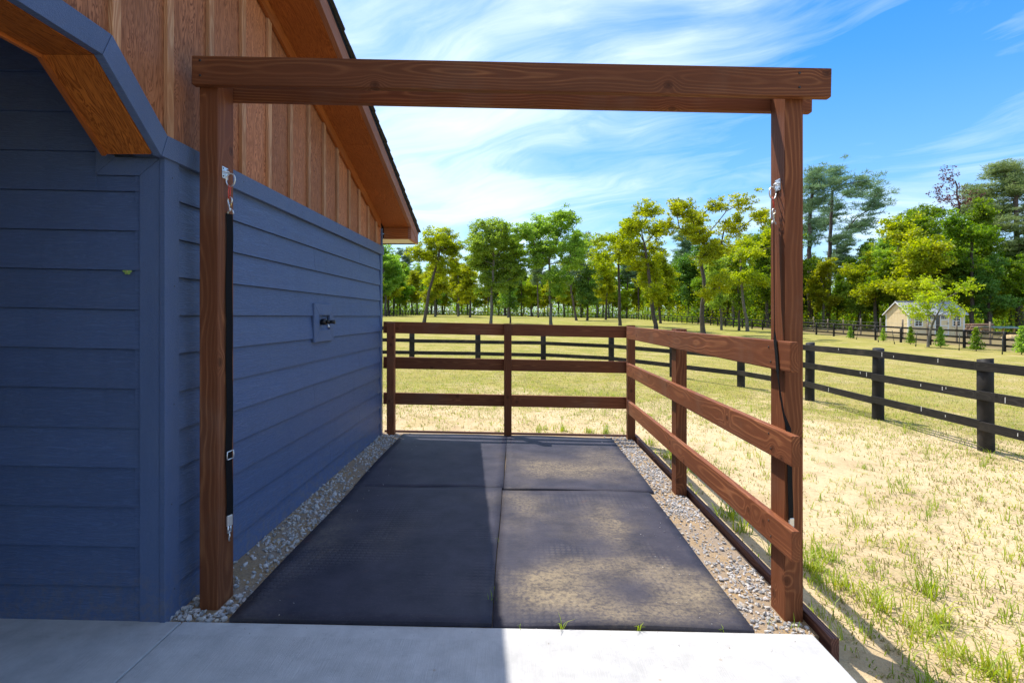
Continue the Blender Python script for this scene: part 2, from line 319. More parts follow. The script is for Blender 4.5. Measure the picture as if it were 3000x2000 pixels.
def rubber_mat():
    m, nt = newmat('stall_mat_rubber')
    p = nd(nt, 'ShaderNodeNewGeometry').outputs['Position']
    s = nd(nt, 'ShaderNodeSeparateXYZ', {0: p})
    big = NOISE(nt, VM(nt, 'ADD', p, (3.1, .4, 0)), 1.05, 4, 0.5, 0.6); mid = NOISE(nt, p, 4.5, 7, 0.65); fine = NOISE(nt, p, 120, 4, 0.7)
    scr = NOISE(nt, VM(nt, 'MULTIPLY', p, (3, 16, 1)), 2.0, 8, 0.75, 1.5)
    # raised coin pattern, worn in places
    fr = VM(nt, 'FRACTION', VM(nt, 'DIVIDE', p, (.034, .034, 1)))
    fc = VM(nt, 'MULTIPLY', VM(nt, 'SUBTRACT', fr, (.5, .5, 0)), (1, 1, 0))
    coin = RAMP(nt, VM(nt, 'LENGTH', fc, out=1), [(0.33, 1.0), (0.42, 0.0)])
    cz = M2(nt, 'MULTIPLY', RAMP(nt, NOISE(nt, VM(nt, 'ADD', p, (9, 2, 0)), 1.9, 3), [(0.50, 0.0), (0.60, 1.0)]), RAMP(nt, M2(nt, 'DIVIDE', s.outputs[1], 10.0), [(0.24, 1.0), (.37, 0.7), (.46, 0.0)]))
    coinm = M2(nt, 'MULTIPLY', coin, cz)
    right = RAMP(nt, M2(nt, 'ADD', M2(nt, 'MULTIPLY', s.outputs[0], 0.42), 0.5), [(0.42, 0.12), (0.62, 1.0)])
    wob = VM(nt, 'SCALE', VM(nt, 'SUBTRACT', nd(nt, 'ShaderNodeTexNoise', {'Vector': p, 'Scale': 3.0, 'Detail': 4}).outputs['Color'], (.5, .5, .5)), 0.42)
    pw = VM(nt, 'ADD', p, wob)
    def blob(cx, cy, sx, sy):
        d = VM(nt, 'LENGTH', VM(nt, 'MULTIPLY', VM(nt, 'SUBTRACT', pw, (cx, cy, 0)), (1 / sx, 1 / sy, 0)), out=1)
        return d
    def soft(d, k=1.0): return M2(nt, 'MULTIPLY', M2(nt, 'EXPONENT', M2(nt, 'MULTIPLY', M2(nt, 'POWER', d, 2.0), -1.0)), k)
    rim = M2(nt, 'DIVIDE', M2(nt, 'SUBTRACT', blob(.56, 2.74, .36, .24), 1.0), 0.48)
    acc = soft(rim, 0.85)
    for a in ((.16, 2.72, .26, .16, .8), (.64, 3.60, .15, .34, .95), (.62, 4.85, .42, .24, .9), (.20, 4.95, .25, .30, .6), (.85, 5.35, .25, .35, .6), (.05, 3.9, .12, .5, .4), (.92, 2.66, .16, .14, .6), (-1.2, 3.3, .12, .5, .4), (-.8, 3.3, .2, .3, .25)):
        acc = M2(nt, 'ADD', acc, soft(blob(*a[:4]), a[4]))
    sandm = M2(nt, 'MULTIPLY', acc, RAMP(nt, M2(nt, 'ADD', M2(nt, 'MULTIPLY', mid, .6), M2(nt, 'MULTIPLY', scr, .4)), [(0.34, 0.15), (0.60, 0.95)]), clamp=True)
    sandm = M2(nt, 'ADD', sandm, RAMP(nt, big, [(0.56, 0.0), (0.80, 0.35)]), clamp=True)
    col = MIX(nt, RAMP(nt, mid, [(0.3, 0.0), (0.75, 1.0)]), (.030, .030, .044), (.064, .060, .080))
    col = MIX(nt, RAMP(nt, scr, [(0.55, 0.0), (0.8, 0.55)]), col, (.095, .088, .085))
    col = MIX(nt, RAMP(nt, fine, [(0.60, 0.0), (0.74, 0.55)]), col, (.15, .14, .14))
    sandc = MIX(nt, mid, (.31, .245, .155), (.23, .185, .13))
    dustg = NOISE(nt, p, 46, 8, 0.8)
    spk = RAMP(nt, dustg, [(0.40, 0.25), (0.56, 1.0)])
    col = MIX(nt, M2(nt, 'MULTIPLY', M2(nt, 'MULTIPLY', sandm, 1.05), spk, clamp=True), col, sandc)
    scuff = NOISE(nt, VM(nt, 'MULTIPLY', p, (1.5, 11, 1)), 3.0, 9, 0.85, 2.5)
    col = MIX(nt, RAMP(nt, scuff, [(0.60, 0.0), (0.68, 0.5)]), col, (.16, .155, .165))
    col = MIX(nt, M2(nt, 'MULTIPLY', M2(nt, 'MULTIPLY', coinm, RAMP(nt, mid, [(0.35, 0.0), (0.7, 1.0)])), M2(nt, 'MULTIPLY', right, 0.34)), col, (.30, .25, .19))
    rust = RAMP(nt, NOISE(nt, VM(nt, 'ADD', p, (1, 7, 0)), 2.2, 5, .6), [(0.66, 0.0), (0.76, 0.5)])
    col = MIX(nt, rust, col, (.13, .055, .032))
    h = M2(nt, 'ADD', M2(nt, 'MULTIPLY', dustg, .9), M2(nt, 'ADD', M2(nt, 'MULTIPLY', coinm, 1.0), M2(nt, 'MULTIPLY', mid, .8)))
    rg = M2(nt, 'ADD', 0.55, M2(nt, 'MULTIPLY', sandm, 0.4))
    finish(nt, col, rg, h, 0.4, 0.004, 0.12)
    return m
MAT['rubber'] = rubber_mat()

def gravel_mat():
    m, nt = newmat('crushed_stone')
    g = nd(nt, 'ShaderNodeNewGeometry'); r = g.outputs['Random Per Island']
    col = RAMP(nt, r, [(0.0, (.27, .27, .27)), (0.3, (.56, .53, .50)), (0.55, (.64, .58, .54)), (0.75, (.38, .38, .39)), (0.9, (.58, .54, .48)), (1.0, (.48, .35, .21))])
    n = NOISE(nt, g.outputs['Position'], 60, 4)
    col = MIX(nt, RAMP(nt, n, [(0.35, 0.4), (0.65, 0.0)]), col, (.17, .16, .155))
    finish(nt, col, 0.85, n, 0.5, 0.004, 0.3)
    return m
MAT['gravel'] = gravel_mat()
def bed_mat():
    m, nt = newmat('gravel_dust')
    p = nd(nt, 'ShaderNodeNewGeometry').outputs['Position']
    n = NOISE(nt, p, 5, 6, .65); f = NOISE(nt, p, 90, 4, .7)
    col = MIX(nt, RAMP(nt, n, [(0.35, 0.0), (0.65, 1.0)]), (.33, .27, .22), (.42, .28, .14))
    col = MIX(nt, RAMP(nt, f, [(0.4, 0.6), (0.65, 0.0)]), col, (.20, .145, .09))
    finish(nt, col, 0.95, f, 0.8, 0.01, 0.2)
    return m
MAT['bed'] = bed_mat()

# ------------------------------------------------------------------ object helpers
def P(x, y, z=0.0): return Vector((x, y, z - SLOPE * x))
def link(name, me, parent=None, mw=None, mat=None):
    o = bpy.data.objects.new(name, me); COL.objects.link(o)
    if mat is not None and me is not None and len(me.materials) == 0: me.materials.append(MAT[mat] if isinstance(mat, str) else mat)
    mw = mw or Matrix()
    if parent is not None:
        o.parent = parent; o.matrix_parent_inverse = WORLD[parent.name].inverted()
    o.matrix_basis = mw
    WORLD[o.name] = mw.copy()
    return o
WORLD = {}
def thing(name, label, cat, loc, group=None):
    o = link(name, None, None, Matrix.Translation(Vector(loc)))
    o.empty_display_size = 0.1
    o['label'] = label; o['category'] = cat
    if group: o['group'] = group
    return o
def tag(o, label, cat, group=None):
    o['label'] = label; o['category'] = cat
    if group: o['group'] = group
    return o
def kind(o, k, label=None):
    o['kind'] = k
    if label: o['label'] = label
    return o
CACHE = {}
def prism_mesh(poly, L, bevel=0.0, mat='timber', segs=2):
    key = (tuple((round(a, 4), round(b, 4)) for a, b in poly), round(L, 4), bevel, mat)
    if key in CACHE: return CACHE[key]
    bm = bmesh.new()
    n = len(poly)
    a = [bm.verts.new((-L / 2, p[0], p[1])) for p in poly]
    b = [bm.verts.new((L / 2, p[0], p[1])) for p in poly]
    bm.faces.new(a[::-1]); bm.faces.new(b)
    for i in range(n): bm.faces.new((a[i], a[(i + 1) % n], b[(i + 1) % n], b[i]))
    bmesh.ops.recalc_face_normals(bm, faces=bm.faces)
    if bevel > 0:
        bmesh.ops.bevel(bm, geom=list(bm.edges), offset=bevel, segments=segs, profile=0.6, affect='EDGES', clamp_overlap=True)
    me = bpy.data.meshes.new('m'); bm.to_mesh(me); bm.free()
    me.materials.append(MAT[mat])
    CACHE[key] = me
    return me
def frame(o, ex, ey, ez):
    return Matrix(((ex.x, ey.x, ez.x, o.x), (ex.y, ey.y, ez.y, o.y), (ex.z, ey.z, ez.z, o.z), (0, 0, 0, 1)))
def board(name, p0, p1, w, t, up, mat, parent=None, bevel=0.004):
    """a plank from p0 to p1 (centre line), width w along `up`, thickness t"""
    p0, p1, up = Vector(p0), Vector(p1), Vector(up)
    ex = (p1 - p0); L = ex.length; ex.normalize()
    ez = (up - ex * up.dot(ex)).normalized(); ey = ez.cross(ex)
    me = prism_mesh([(-t / 2, -w / 2), (t / 2, -w / 2), (t / 2, w / 2), (-t / 2, w / 2)], L, bevel, mat)
    return link(name, me, parent, frame((p0 + p1) / 2, ex, ey, ez))
def prism(name, poly, origin, ex, ey, ez, L, mat, parent=None, bevel=0.0):
    """2-D outline in (ey, ez), extruded L along ex and centred on origin"""
    return link(name, prism_mesh(poly, L, bevel, mat), parent, frame(Vector(origin), Vector(ex), Vector(ey), Vector(ez)))
def raw(name, verts, faces, mat, parent=None, smooth=False):
    me = bpy.data.meshes.new(name); me.from_pydata([tuple(v) for v in verts], [], faces); me.update()
    if smooth: me.shade_smooth()
    me.materials.append(MAT[mat])
    return link(name, me, parent)
def tube_geo(pts, rad, sides=8, cap=True):
    pts = [Vector(p) for p in pts]; V = []; F = []
    if not isinstance(rad, (list, tuple)): rad = [rad] * len(pts)
    prev = None
    for i, p in enumerate(pts):
        t = (pts[min(i + 1, len(pts) - 1)] - pts[max(i - 1, 0)]).normalized()
        a = Vector((0, 0, 1)) if abs(t.z) < 0.9 else Vector((1, 0, 0))
        if prev is not None: a = prev
        x = (a - t * a.dot(t)).normalized(); y = t.cross(x); prev = x
        for k in range(sides):
            an = 2 * math.pi * k / sides
            V.append(p + (x * math.cos(an) + y * math.sin(an)) * rad[i])
    for i in range(len(pts) - 1):
        for k in range(sides):
            k2 = (k + 1) % sides
            F.append((i * sides + k, i * sides + k2, (i + 1) * sides + k2, (i + 1) * sides + k))
    if cap:
        F.append(tuple(range(sides))[::-1]); F.append(tuple((len(pts) - 1) * sides + k for k in range(sides)))
    return V, F
def tube(name, pts, rad, mat, parent=None, sides=8):
    V, F = tube_geo(pts, rad, sides)
    return raw(name, V, F, mat, parent, True)
def ring(name, c, r, thick, ax, ay, mat, parent, a0=0, a1=360, n=24, sides=8):
    c, ax, ay = Vector(c), Vector(ax).normalized(), Vector(ay).normalized()
    pts = [c + ax * r * math.cos(math.radians(a0 + (a1 - a0) * i / n)) + ay * r * math.sin(math.radians(a0 + (a1 - a0) * i / n)) for i in range(n + 1)]
    return tube(name, pts, thick, mat, parent, sides)
X, Y, Z = Vector((1, 0, 0)), Vector((0, 1, 0)), Vector((0, 0, 1))
XS = Vector((1, 0, -SLOPE)).normalized(); ZS = Vector((SLOPE, 0, 1)).normalized()   # along / square to the fall of the site
rng = random.Random(7)

# ================================================================== THE SETTING
def ground_rise(y):
    sp = lambda t: 8 * math.log1p(math.exp(min(t / 8, 50)))
    r = 0.0185 * (sp(y - 18) - sp(-18.0))
    return -0.08 + 2.2 * math.tanh(r / 2.2)
def gz(x, y): return ground_rise(y) - SLOPE * 120 * math.tanh(x / 120)
def gpt(x, y, dz=0.0): return Vector((x, y, gz(x, y) + dz))

def build_ground():
    xs = [-900, -600, -350, -200, -130, -90, -60] + list(np.arange(-45, 70.1, 2.5)) + [80, 95, 130, 200, 350, 600, 900]
    ys = [-400, -150, -60, -25, -10] + list(np.arange(-6, 40, 1.0)) + list(np.arange(40, 140, 4.0)) + [150, 175, 210, 300, 450, 700, 1200]
    V = [(x, y, gz(x, y)) for y in ys for x in xs]; n = len(xs)
    F = [(j * n + i, j * n + i + 1, (j + 1) * n + i + 1, (j + 1) * n + i) for j in range(len(ys) - 1) for i in range(n - 1)]
    return kind(raw('ground', V, F, 'ground', None, True), 'structure')
build_ground()

def slab(name, x0, x1, y0, y1, z0, z1, mat, parent=None, bevel=0.0):
    c = P((x0 + x1) / 2, (y0 + y1) / 2, (z0 + z1) / 2)
    hy, hz = (y1 - y0) / 2, (z1 - z0) / 2
    return prism(name, [(-hy, -hz), (hy, -hz), (hy, hz), (-hy, hz)], c, XS, Y, ZS, (x1 - x0) / XS.x, mat, parent, bevel)
# concrete apron: two pours with a saw-cut joint between them
kind(slab('concrete_apron', -1.522, 1.352, -6.0, 2.385, -0.14, 0.0, 'concrete', None, 0.006), 'structure')
kind(slab('concrete_aisle_floor', -14.5, -1.528, -6.0, 2.385, -0.14, 0.0, 'concrete', None, 0.006), 'structure')
# stall base of crushed stone and dust
kind(slab('gravel_bed', -1.62, 1.385, 2.389, 6.345, -0.16, -0.012, 'bed'), 'structure')

# ---- crushed stone along both sides of the mats
def stones():
    r = np.random.default_rng(3)
    ico = bmesh.new(); bmesh.ops.create_icosphere(ico, subdivisions=1, radius=1.0)
    bv = np.array([v.co[:] for v in ico.verts]); bf = np.array([[v.index for v in f.verts] for f in ico.faces]); ico.free()
    pts = []
    def area(x0, x1, y0, y1, n, smin, smax, keep):
        k = 0
        while k < n:
            x, y = r.uniform(x0, x1), r.uniform(y0, y1)
            if r.random() > keep(x, y): continue
            pts.append((x, y, smin + (smax - smin) * r.random() ** 2.2)); k += 1
    bare = lambda x, y: 0.25 if math.sin(y * 3.1 + 1.2 * math.sin(x * 9)) > 0.62 else 1.0
    area(-1.60, -1.27, 2.40, 6.28, 2500, .004, .024, lambda x, y: bare(x, y) * (1.0 if x < -1.36 else .55))
    area(-1.60, -1.33, 2.40, 2.62, 130, .012, .026, lambda x, y: 1)
    area(1.06, 1.37, 2.40, 6.30, 3600, .004, .022, lambda x, y: (.35 if math.sin(y * 2.3) > .75 else 1) * (1.0 if x > 1.17 else .6))
    area(1.20, 1.37, 2.42, 2.62, 60, .010, .022, lambda x, y: 1)
    nb = len(pts)
    area(-1.30, -1.05, 2.42, 6.15, 46, .002, .006, lambda x, y: 1)
    area(.80, 1.10, 2.42, 6.15, 70, .002, .006, lambda x, y: 1)
    area(-1.5, 1.3, 2.25, 2.385, 40, .002, .005, lambda x, y: 1)
    ns = len(pts)
    area(1.45, 1.75, 3.0, 4.6, 60, .006, .016, lambda x, y: 1)
    area(1.1, 1.4, 5.9, 6.3, 120, .006, .016, lambda x, y: 1)
    posts = [(-1.471, 2.57, .06, .085), (1.331, 2.57, .06, .085), (1.35, 4.32, .065, .065), (1.37, 6.24, .06, .06), (-1.48, 6.24, .06, .06)]
    V = []; F = []; o = 0
    for ip, (x, y, s) in enumerate(pts):
        if any(abs(x - a) < c and abs(y - b) < d for a, b, c, d in posts): continue
        q = bv * (1 + r.uniform(-.28, .28, (len(bv), 1)))
        q = q * np.array([1.0, r.uniform(.6, 1), r.uniform(.4, .8)]) * s
        A = r.normal(size=(3, 3)); Q, _ = np.linalg.qr(A)
        an = r.uniform(0, 6.28); c, sn = math.cos(an), math.sin(an)
        R = np.array([[c, -sn, 0], [sn, c, 0], [0, 0, 1]])
        q = q @ (R @ (np.eye(3) * .75 + Q * .25)).T
        zb = -.012 if x < 1.385 else -.08
        if nb <= ip < ns: zb = .011 if y > 2.39 else 0.0
        q += np.array([x, y, zb - SLOPE * x + s * .28])
        V.append(q); F.append(bf + o); o += len(bv)
    V = np.concatenate(V); F = np.concatenate(F)
    me = bpy.data.meshes.new('gravel'); me.from_pydata(V.tolist(), [], F.tolist()); me.materials.append(MAT['gravel'])
    kind(link('gravel', me), 'stuff', 'pale grey crushed stone strewn beside the rubber mats')
stones()

# ================================================================== THE BARN
PITCH = 0.32; YE = 6.756; ZE = 2.479; XR = -1.25; YP = 0.45; YW = 6.25
def zr(y): return ZE + PITCH * (YE - y) if y >= YP else ZE + PITCH * (YE - 2 * YP + y)
XW = -1.62                                   # sheathing face of the gable end
barn = thing('barn', 'navy blue sided barn with brown board and batten gable and open aisle', 'barn', P(-1.62, 4.3, 0))
def bp(name, poly_yz, x0, x1, mat, parent, bevel=0.0):
    """outline in (Y, height) standing in the gable plane, thickness x0..x1"""
    c = Vector(((x0 + x1) / 2, 0, -SLOPE * -1.6))
    return prism(name, poly_yz, c, X, Y, Z, x1 - x0, mat, parent, bevel)
gable = bp('gable_wall', [(YW, -.06), (YW, zr(YW) - .12), (YP, zr(YP) - .12), (2 * YP - YW, zr(YW) - .12), (2 * YP - YW, -.06), (-1.485, -.06), (-1.485, 2.125),
            (-1.12, 2.41), (2.02, 2.41), (2.335, 2.125), (2.387, 2.125), (2.387, -.06)], -1.74, XW, 'siding', barn)
# lap siding on the gable end, course by course
H = 0.18
side_rows = [-0.045 + H * k for k in range(13)]
def lap(name, x, y, z, ex, ey, L, h, parent):
    return prism(name, [(0, 0), (.023, 0), (.008, h - .003), (0, h - .003)], Vector((x, y, z)), ex, ey, Z, L, 'siding', parent, 0.0)
zoff = -SLOPE * -1.6
for k, zb in enumerate(side_rows):
    h = min(H, 2.128 - zb)
    if h < .02: continue
    ya, yb = 2.476, YW - .088
    cuts = [ya, yb] if k % 3 == 0 else ([ya, 4.16 + .35 * (k % 2), yb] if k % 3 == 1 else [ya, 5.35, yb])
    if 1.05 < zb < 1.45: cuts = [ya, yb]
    for a, b in zip(cuts, cuts[1:]):
        lap('siding_board', XW, (a + b) / 2, zb + zoff, Y, X, b - a - (.0025 if len(cuts) > 2 else 0), h, gable)
# nail heads in the trim
def nail(x, y, z): tube('nail_head', [Vector((x, y, z + zoff)), Vector((x + .0015, y, z + zoff))], .0032, 'gutter', barn, 8)
for z in (2.03, 1.53, .98, .52, .12): nail(-1.5945, 2.43 + .01 * math.sin(z * 9), z)
for i in range(9): nail(-1.5835, 2.62 + .42 * i, 2.165 + .008 * math.sin(i * 2.1))
# corner boards, belly band, arch band (blue trim)
def yz_board(name, pts, x0, x1, mat='bluetrim', parent=barn, bevel=.002): return bp(name, pts, x0, x1, mat, parent, bevel)
yz_board('corner_board', [(2.372, -.05), (2.474, -.05), (2.474, 2.122), (2.372, 2.122)], -1.619, -1.594)
yz_board('corner_board', [(YW - .086, -.05), (YW, -.05), (YW, 2.122), (YW - .086, 2.122)], -1.619, -1.594)
yz_board('corner_board', [(YW - .035, 2.226), (YW + .004, 2.226), (YW + .004, 2.44), (YW - .035, 2.44)], -1.618, -1.592)
board('corner_board', P(-1.66, YW + .012, 0), P(-1.66, YW + .012, 2.44), .09, .024, X, 'bluetrim', barn, .002)
yz_board('belly_band', [(2.338, 2.107), (YW + .02, 2.124), (YW + .02, 2.224), (2.380, 2.210)], -1.6185, -1.583)
yz_board('arch_band', [(2.004, 2.392), (2.334, 2.106), (2.376, 2.210), (2.050, 2.492)], -1.6185, -1.584)
yz_board('arch_band', [(-1.105, 2.392), (2.001, 2.392), (2.047, 2.492), (-1.15, 2.492)], -1.6185, -1.584)
yz_board('arch_band', [(-1.43, 2.106), (-1.108, 2.392), (-1.154, 2.492), (-1.48, 2.210)], -1.6185, -1.584)
# arch reveal: stained plywood under the opening's head and chamfer
def reveal(a, b, t=.016):
    (ya, za), (yb, zb) = a, b
    d = Vector((0, yb - ya, zb - za)); L = d.length; d.normalize()
    n = X.cross(d)
    if n.z > 0: n = -n
    c = Vector((-1.71, (ya + yb) / 2, (za + zb) / 2 + zoff)) + n * (-t / 2)
    prism('arch_panel', [(-.105, -t / 2), (.088, -t / 2), (.088, t / 2), (-.105, t / 2)], c, d, X, X.cross(d) * -1, L, 'archply', barn, 0)
    e = Vector((-1.822, (ya + yb) / 2, (za + zb) / 2 + zoff)) + n * (.002)
    prism('arch_edge_strip', [(-.008, -.012), (.008, -.012), (.008, .012), (-.008, .012)], e, d, X, n, L, 'trimwood', barn, 0)
reveal((2.318, 2.108), (2.001, 2.390)); reveal((2.000, 2.391), (-1.1, 2.391))
# header closing board behind the reveal
bp('header_back', [(2.02, 2.42), (2.335, 2.135), (2.38, 2.135), (2.38, 3.0), (-1.3, 3.0), (-1.3, 2.42)], -1.812, -1.795, 'inside', barn)

# aisle wall (faces the camera)
aw = slab('aisle_wall', -14.0, -1.742, 2.402, 2.56, -.05, 3.0, 'siding', barn)
for k in range(17):
    zb = -0.006 if k == 0 else 0.157 + H * (k - 1)
    h = .163 if k == 0 else H
    xe = -1.7115 if zb + h < 2.03 else -1.914
    if zb > 2.85: continue
    if zb < 2.03 < zb + h:
        # course notched under the arch trim
        L = 12.2
        prism('siding_board', [(0, 0), (.020, 0), (.012, 2.026 - zb), (0, 2.026 - zb)], P(-1.714 - .105, 2.402, zb), -XS, -Y, ZS, .21, 'siding', aw)
        prism('siding_board', [(0, 0), (.021, 0), (.008, h - .003), (0, h - .003)], P(-1.9155 - L / 2, 2.402, zb), -XS, -Y, ZS, L, 'siding', aw)
        continue
    cuts = [xe, -14.0] if k % 2 else [xe, -4.2, -14.0]
    for a, b in zip(cuts, cuts[1:]):
        prism('siding_board', [(0, 0), (.021, 0), (.008, h - .003), (0, h - .003)], P((a + b) / 2, 2.402, zb), -XS, -Y, ZS, a - b - .002, 'siding', aw)
def xz_board(name, pts, y0, y1, mat='bluetrim', bevel=.0015):
    q = [(x, z - SLOPE * x) for x, z in pts]
    return prism(name, q, Vector((0, (y0 + y1) / 2, 0)), Y, X, Z, y1 - y0, mat, barn, bevel)
xz_board('aisle_trim', [(-1.712, -.004), (-1.6215, -.004), (-1.6215, 2.104), (-1.712, 2.027)], 2.376, 2.4015)
xz_board('aisle_trim', [(-1.9135, 2.028), (-1.7135, 2.028), (-1.6235, 2.105), (-1.822, 2.110)], 2.3765, 2.4015)
xz_board('aisle_trim', [(-1.9135, 2.030), (-1.824, 2.111), (-1.9135, 2.215)], 2.377, 2.4015)
# rest of the aisle: ceiling, opposite wall
slab('aisle_ceiling', -14.0, -1.815, -1.5, 2.40, 3.0, 3.05, 'soffit', barn)
slab('aisle_wall', -14.0, -1.745, -1.64, -1.49, -.05, 3.0, 'siding', barn)
slab('rear_wall', -14.0, -1.75, YW - .12, YW - .004, -.05, 2.42, 'siding', barn)
slab('front_wall', -14.0, -1.75, 2 * YP - YW, 2 * YP - YW + .12, -.05, 2.42, 'siding', barn)
c2 = prism('gable_wall', [(YW, -.06), (YW, zr(YW) - .12), (YP, zr(YP) - .12), (2 * YP - YW, zr(YW) - .12), (2 * YP - YW, -.06), (-1.485, -.06), (-1.485, 2.4), (2.387, 2.4), (2.387, -.06)],
           Vector((-14.06, 0, .28)), X, Y, Z, .12, 'inside', barn)

# gable: plywood panels between battens
BY = [2.105 - .3245 * 3 + .3245 * i for i in range(16)]
def low(y):
    if y > 2.38: return 2.19
    if y > 2.05: return 2.19 + (2.38 - y) / .33 * .27
    return 2.46
edges = [-3.2, -1.6, -.2] + BY + [YW - .001]
for a, b in zip(edges, edges[1:]):
    pts = [(a, low(a)), (b, low(b)), (b, zr(b) - .17)]
    if a < YP < b: pts.append((YP, zr(YP) - .17))
    pts.append((a, zr(a) - .17))
    if a < 2.05 < b: pts.insert(1, (2.05, low(2.05)))
    if a < 2.38 < b: pts.insert(1 if not (a < 2.05 < b) else 2, (2.38, low(2.38)))
    # local x runs up the sheet so that the veneer figure stands vertical
    me = bpy.data.meshes.new('gable_panel')
    n = len(pts); V = [(z, y, .010) for y, z in pts] + [(z, y, 0) for y, z in pts]
    F = [tuple(range(n)), tuple(range(2 * n - 1, n - 1, -1))] + [(i, i + n, (i + 1) % n + n, (i + 1) % n) for i in range(n)]
    me.from_pydata(V, [], F); me.update(); me.materials.append(MAT['panel'])
    link('gable_panel', me, barn, frame(Vector((XW + .0005, 0, zoff)), Z, Y, X * 1.0))
for y in BY:
    z0, z1 = low(y) , zr(y) - .26
    if z1 - z0 < .02: continue
    board('batten', Vector((XW + .0205, y - .022, z0 + zoff + .01)), Vector((XW + .0205, y - .022, z1 + .03 + zoff)), .045, .019, Y, 'batten', barn, .002)
# rake: frieze board, soffit panels, fascia, drip edge
dv = Vector((0, 1, -PITCH)).normalized(); nv = Vector((0, PITCH, 1)).normalized()
def rake(name, y0, y1, x0, x1, off0, off1, mat, parent=barn, bevel=.002):
    """sloping board from y0 to y1, heights zr+off0 .. zr+off1"""
    return bp(name, [(y0, zr(y0) + off0), (y1, zr(y1) + off0), (y1, zr(y1) + off1), (y0, zr(y0) + off1)], x0, x1, mat, parent, bevel)
def rake_l(name, y0, y1, x, w, off, t, mat, parent, bev=.002):
    p0 = Vector((x, y0, zr(y0) + off + zoff)); p1 = Vector((x, y1, zr(y1) + off + zoff))
    return board(name, p0, p1, w, t, nv, mat, parent, bev)
rake_l('frieze_board', YP, 6.12, -1.592, .085, -.215, .022, 'trimwood', barn)
roof = thing('roof_root', '', '', (0, 0, 0))
for k in ('label', 'category'): del roof[k]
roof.name = 'roof'; WORLD['roof'] = Matrix(); roof.parent = barn; roof.matrix_parent_inverse = WORLD[barn.name].inverted()
for a, b in ((YP, 2.70), (2.703, 4.755), (4.758, 6.30)):
    p0 = Vector((-1.446, a, zr(a) - .163 + zoff)); p1 = Vector((-1.446, b, zr(b) - .163 + zoff))
    board('rake_soffit', p0, p1, .29, .012, X, 'soffit', roof, 0)
rake_l('rake_fascia', YP, YE - .045, -1.276, .142, -.088, .038, 'fascia', roof, .003)
rake_l('rake_lookout', YP, YE - .1, -1.312, .07, -.128, .034, 'soffit', roof, .002)
# tail of the rake: level return and eave box
zb = 2.322
bp('rake_return', [(6.30, zb), (YE - .012, zb), (YE - .012, zr(YE) - .035), (YE - .03, zr(YE) - .14), (6.30, zr(6.30) - .156)], -1.300, -1.262, 'fascia', roof, .002)
bp('eave_box', [(6.292, zb), (6.312, zb), (6.312, zr(6.31) - .172), (6.292, zr(6.29) - .172)], -1.592, -1.302, 'trimwood', roof, .001)
bp('eave_soffit', [(6.313, zb + .004), (YE - .05, zb + .004), (YE - .05, zb + .014), (6.313, zb + .014)], -14.0, -1.302, 'vinyl', roof, 0)
bp('eave_fascia', [(YE - .045, zb - .006), (YE - .02, zb - .006), (YE - .02, zr(YE) - .03), (YE - .045, zr(YE) - .03)], -14.0, -1.303, 'gutter', roof, 0)
# roof deck and shingle courses
L1 = (YE - YP) / dv.y
for sgn in (1, -1):
    mid = (YE + YP) / 2
    o = Vector((-7.66, mid if sgn > 0 else 2 * YP - mid, zr(mid) - .024 + zoff))
    dd = dv if sgn > 0 else Vector((0, -1, -PITCH)).normalized()
    nn = nv if sgn > 0 else Vector((0, -PITCH, 1)).normalized()
    prism('roof_deck', [(-L1 / 2, -.010), (L1 / 2 - .03, -.010), (L1 / 2 - .03, .006), (-L1 / 2, .006)], o, X, dd, nn, 12.78, 'inside', roof)
rake_l('drip_edge', YP, YE - .005, -1.2555, .045, -.016, .004, 'drip', roof, 0)
nc = 46
for i in range(nc):
    s1 = L1 + .012 - i * (L1 / nc); s0 = s1 - L1 / nc - .012
    a = Vector((0, YP, zr(YP))) + dv * s0; b = Vector((0, YP, zr(YP))) + dv * s1
    jit = rng.uniform(-.004, .004)
    c = (a + b) / 2 + Vector((-7.64 + jit, 0, zoff)) + nv * .004
    hl = (s1 - s0) / 2
    prism('shingle_course', [(-hl, -.010), (hl, -.006), (hl, .012), (-hl, -.004)], c, X, dv, nv, 12.82, 'shingle', roof)
prism('shingle_sheet', [(-L1 / 2, -.004), (L1 / 2, -.004), (L1 / 2, .008), (-L1 / 2, .008)], Vector((-7.64, 2 * YP - (YE + YP) / 2, zr((YE + YP) / 2) + zoff)), X, Vector((0, -1, -PITCH)).normalized(), Vector((0, -PITCH, 1)).normalized(), 12.82, 'shingle', roof)

# faucet block on the wall: four mitred trim pieces round a recess, black hose tap
fx0, fx1 = -1.604, -1.586
fb = thing('faucet_root', '', '', (0, 0, 0))
for k in ('label', 'category'): del fb[k]
fb.name = 'faucet_block'; WORLD['faucet_block'] = Matrix(); fb.parent = barn; fb.matrix_parent_inverse = WORLD[barn.name].inverted()
yz_board('block_trim', [(4.115, 1.185), (4.545, 1.185), (4.455, 1.281), (4.220, 1.281)], fx0, fx1, parent=fb)
yz_board('block_trim', [(4.220, 1.400), (4.455, 1.400), (4.545, 1.492), (4.115, 1.492)], fx0, fx1, parent=fb)
yz_board('block_trim', [(4.115, 1.186), (4.219, 1.282), (4.219, 1.399), (4.115, 1.491)], fx0, fx1 - .0005, parent=fb)
yz_board('block_trim', [(4.456, 1.282), (4.545, 1.186), (4.545, 1.491), (4.456, 1.399)], fx0, fx1 - .0005, parent=fb)
tz = 1.345 + zoff
tube('tap_body', [(-1.60, 4.30, tz), (-1.560, 4.30, tz)], .026, 'blackplastic', fb, 12)
tube('tap_stem', [(-1.562, 4.30, tz), (-1.528, 4.30, tz)], .017, 'blackplastic', fb, 12)
tube('tap_handle', [(-1.530, 4.30, tz), (-1.490, 4.30, tz)], [.014, .017], 'blackplastic', fb, 12)
